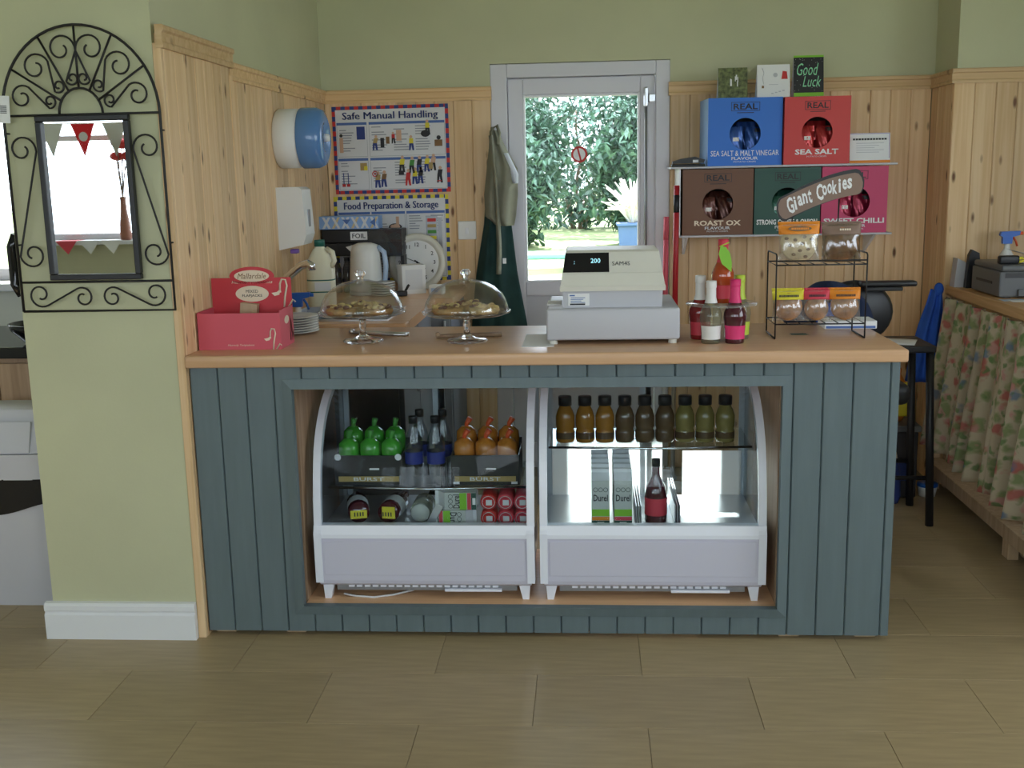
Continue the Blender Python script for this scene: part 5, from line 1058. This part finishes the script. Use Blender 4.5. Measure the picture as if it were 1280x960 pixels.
mf.box(fx0, fx1, -.010, .012, fz0, fz0+fw_, .003).box(fx0, fx1, -.010, .012, fz1-fw_, fz1, .003).box(fx0, fx0+fw_, -.010, .012, fz0+fw_, fz1-fw_, .003).box(fx1-fw_, fx1, -.010, .012, fz0+fw_, fz1-fw_, .003)
mf.build('mirror_frame', 'black', t); G().box(fx0+fw_-.002, fx1-fw_+.002, .004, .012, fz0+fw_-.002, fz1-fw_+.002).build('mirror_glass', 'plain_mirror', t)
for s in (-1, 1):
    for z in (.2, S_-.05): G().tube([(s*MW, .002, z), (s*MW, .0235, z)], .003, 6).build('wall_stud', 'iron', t)
t = thing('price_tag', 'white barcode price tag tied to the left of the iron mirror', 'price tag', (MX-.228, MY-.007, 1.700)); t.rotation_euler = (0, .05, 0)
G().box(-.019, .019, -.0006, 0, -.078, 0).build('card', 'paper', t); g = G()
for i in range(6): g.rect(-.010, .010, -.050+.004*i, -.048+.004*i, -.0009)
g.build('barcode', 'ink', t)
# wall fitting half hidden behind the mirror wall
t = thing('wall_phone', 'black rounded wall phone on the edge of the mirror wall, half hidden', 'telephone', (-1.7305, 3.41, 1.08))
G().box(-.055, 0, -.06, .06, .0, .215, .018).build('base', 'black', t); G().tube([(-.075, -.03, .02), (-.095, -.03, .05), (-.095, -.03, .17), (-.075, -.03, .205)], [.020, .017, .017, .020], 8).build('handset', 'black_gloss', t)
# bin
t = thing('swing_bin', 'white kitchen bin with black liner left of the mirror wall', 'bin', (-1.985, 3.60, 0))
def rbox(z0, z1, a0, b0, a1, b1, nm, m, bev=.0):
    pts = 28; g = G(); v = []
    for z, a, b in ((z0, a0, b0), (z1, a1, b1)):
        for i in range(pts): th = 2*PI*i/pts; c, s = math.cos(th), math.sin(th); k = (abs(c)**5+abs(s)**5)**(-.2); v.append((a*c*k, b*s*k, z))
    f = [(i, (i+1) % pts, pts+(i+1) % pts, pts+i) for i in range(pts)]; g.add(v, f, 0, True); g.add(v[:pts], [tuple(range(pts))]); g.add(v[pts:], [tuple(range(pts))]); return g.build(nm, m, t)
rbox(0, .46, .165, .120, .190, .140, 'body', 'bin_white')
mat('liner', (.008, .008, .009), .45, spec=.3, bump=.4, bscale=30)
def lin(u, v): th = 2*PI*u; c, s = math.cos(th), math.sin(th); k = (abs(c)**5+abs(s)**5)**(-.2); q = 1+.012*math.sin(th*11+v*3); z = .462-(.105+.022*math.sin(th*3+.6))*v; return ((.1965-.004*v)*c*k*q, (.1465-.003*v)*s*k*q, z)
G().sheet(lin, 60, 5).build('bin_liner', 'liner', t)
rbox(.460, .548, .198, .148, .200, .150, 'lid_rim', 'bin_white'); rbox(.550, .690, .192, .142, .155, .085, 'lid_dome', 'bin_white')
G().box(-.10, .10, -.143, -.138, .552, .66, .002).rot('X', -.30, (0, -.14, .552)).build('flap', 'bin_white', t)
# side unit, its worktop and bowl
t = thing('side_cabinet', 'brown wooden cabinet behind the white bin', 'cabinet', (0, 0, 0))
G().box(-3.0, -1.74, 3.83, 4.38, 0, .82).build('carcass', 'brown_wood', t)
for a, b in ((-2.16, -1.99), (-1.985, -1.745), (-2.6, -2.165)): G().box(a, b, 3.81, 3.83, .06, .80, .003).build('door', 'brown_wood', t)
tag(G().box(-3.02, -1.735, 3.795, 4.395, .8205, .862, .004).build('side_worktop', 'black_gloss'), 'dark worktop on the brown cabinet behind the bin', 'worktop')
t = thing('serving_bowl', 'black shallow bowl on the dark worktop left of the mirror wall', 'bowl', (-2.02, 3.93, .862))
G().lathe([(0, 0), (.07, 0), (.085, .008), (.125, .05), (.135, .075), (.128, .075), (.115, .050), (.07, .012), (0, .010)], 32).build('bowl', 'black_gloss', t); G().box(-.05, .08, -.06, -.02, .074, .086, .004).build('server_spoon', 'black', t)
# ================================================================== behind the camera, seen in the mirror
def refl(u, v, Y):  # point seen in the iron mirror at plane Y behind the camera
    m = at(u, v, Y=MY+.004); k = (2*(MY+.004)-Y)/(MY+.004); return Vector((m.x*k, Y, EYE+(m.z-EYE)*k))
YB = -1.80
a = refl(50, 158, YB); b = refl(165, 156, YB)
t = thing('bunting', 'string of grey and red triangular flags across the front window', 'bunting', (0, 0, 0))
zs = 1.885; xs_ = [a.x-1.0+.29*i for i in range(9)]
ce = refl(103, 158, YB).x; xs_ = [ce+.245*(i-4) for i in range(9)]
G().tube([(xs_[0]-.2, YB, zs+.03)]+[(x, YB, zs+.004*math.sin(i)) for i, x in enumerate(xs_)]+[(xs_[-1]+.2, YB, zs+.03)], .004, 5).build('cord', 'cream_ink', t)
for i, x in enumerate(xs_):
    f_ = G().prism([(x-.095, zs), (x+.095, zs), (x, zs-.25)], 'y', YB-.001, YB+.001).build('flag', 'bunting_red' if i % 2 == 0 else 'bunting_grey', t)
    if i % 2 == 0: G().disc(x, zs-.10, .035, YB+.0016, 0, 16).build('flag_print', 'paper_grey', f_)
p = refl(158, 300, -1.90)
t = thing('flower_vase', 'slim brown vase of red flowers on the front window sill', 'vase', (p.x, -1.90, 1.002))
mat('terracotta', (.32, .13, .08), .4)
G().lathe([(0, 0), (.038, 0), (.045, .02), (.040, .12), (.026, .22), (.022, .30), (.026, .33), (0, .32)], 20).build('vase', 'terracotta', t)
random.seed(3)
for i in range(7):
    a_ = i*.9; x = .05*math.cos(a_)+.02; y = .03*math.sin(a_); h = .62+.05*(i % 4)+.04*(i % 2); s = G().tube([(0, 0, .3), (x*.4, y, .5), (x, y, h)], .004, 5).build('stem', 'bark', t)
    G().ell((x, y, h+.015), .055, .055, .035, 10, 0, 6).build('bloom', 'red_ink', s)
for i, (x, m) in enumerate(((-3.66, 'paper'), (-3.84, 'paper_grey'), (-4.02, 'label_red'), (-4.20, 'paper'))):
    g = G().box(x-.085, x+.085, -1.99, -1.842, 1.0030, 1.0042).prism([(x-.085, 1.004), (x+.085, 1.004), (x+.01, .90)], 'y', -1.843, -1.841)
    tag(g.build('sill_cloth', m), ('white pointed cloth nearest the vase', 'grey pointed cloth second from the vase', 'red pointed cloth third from the vase', 'white pointed cloth furthest from the vase')[i]+' over the front window sill', 'cloth')
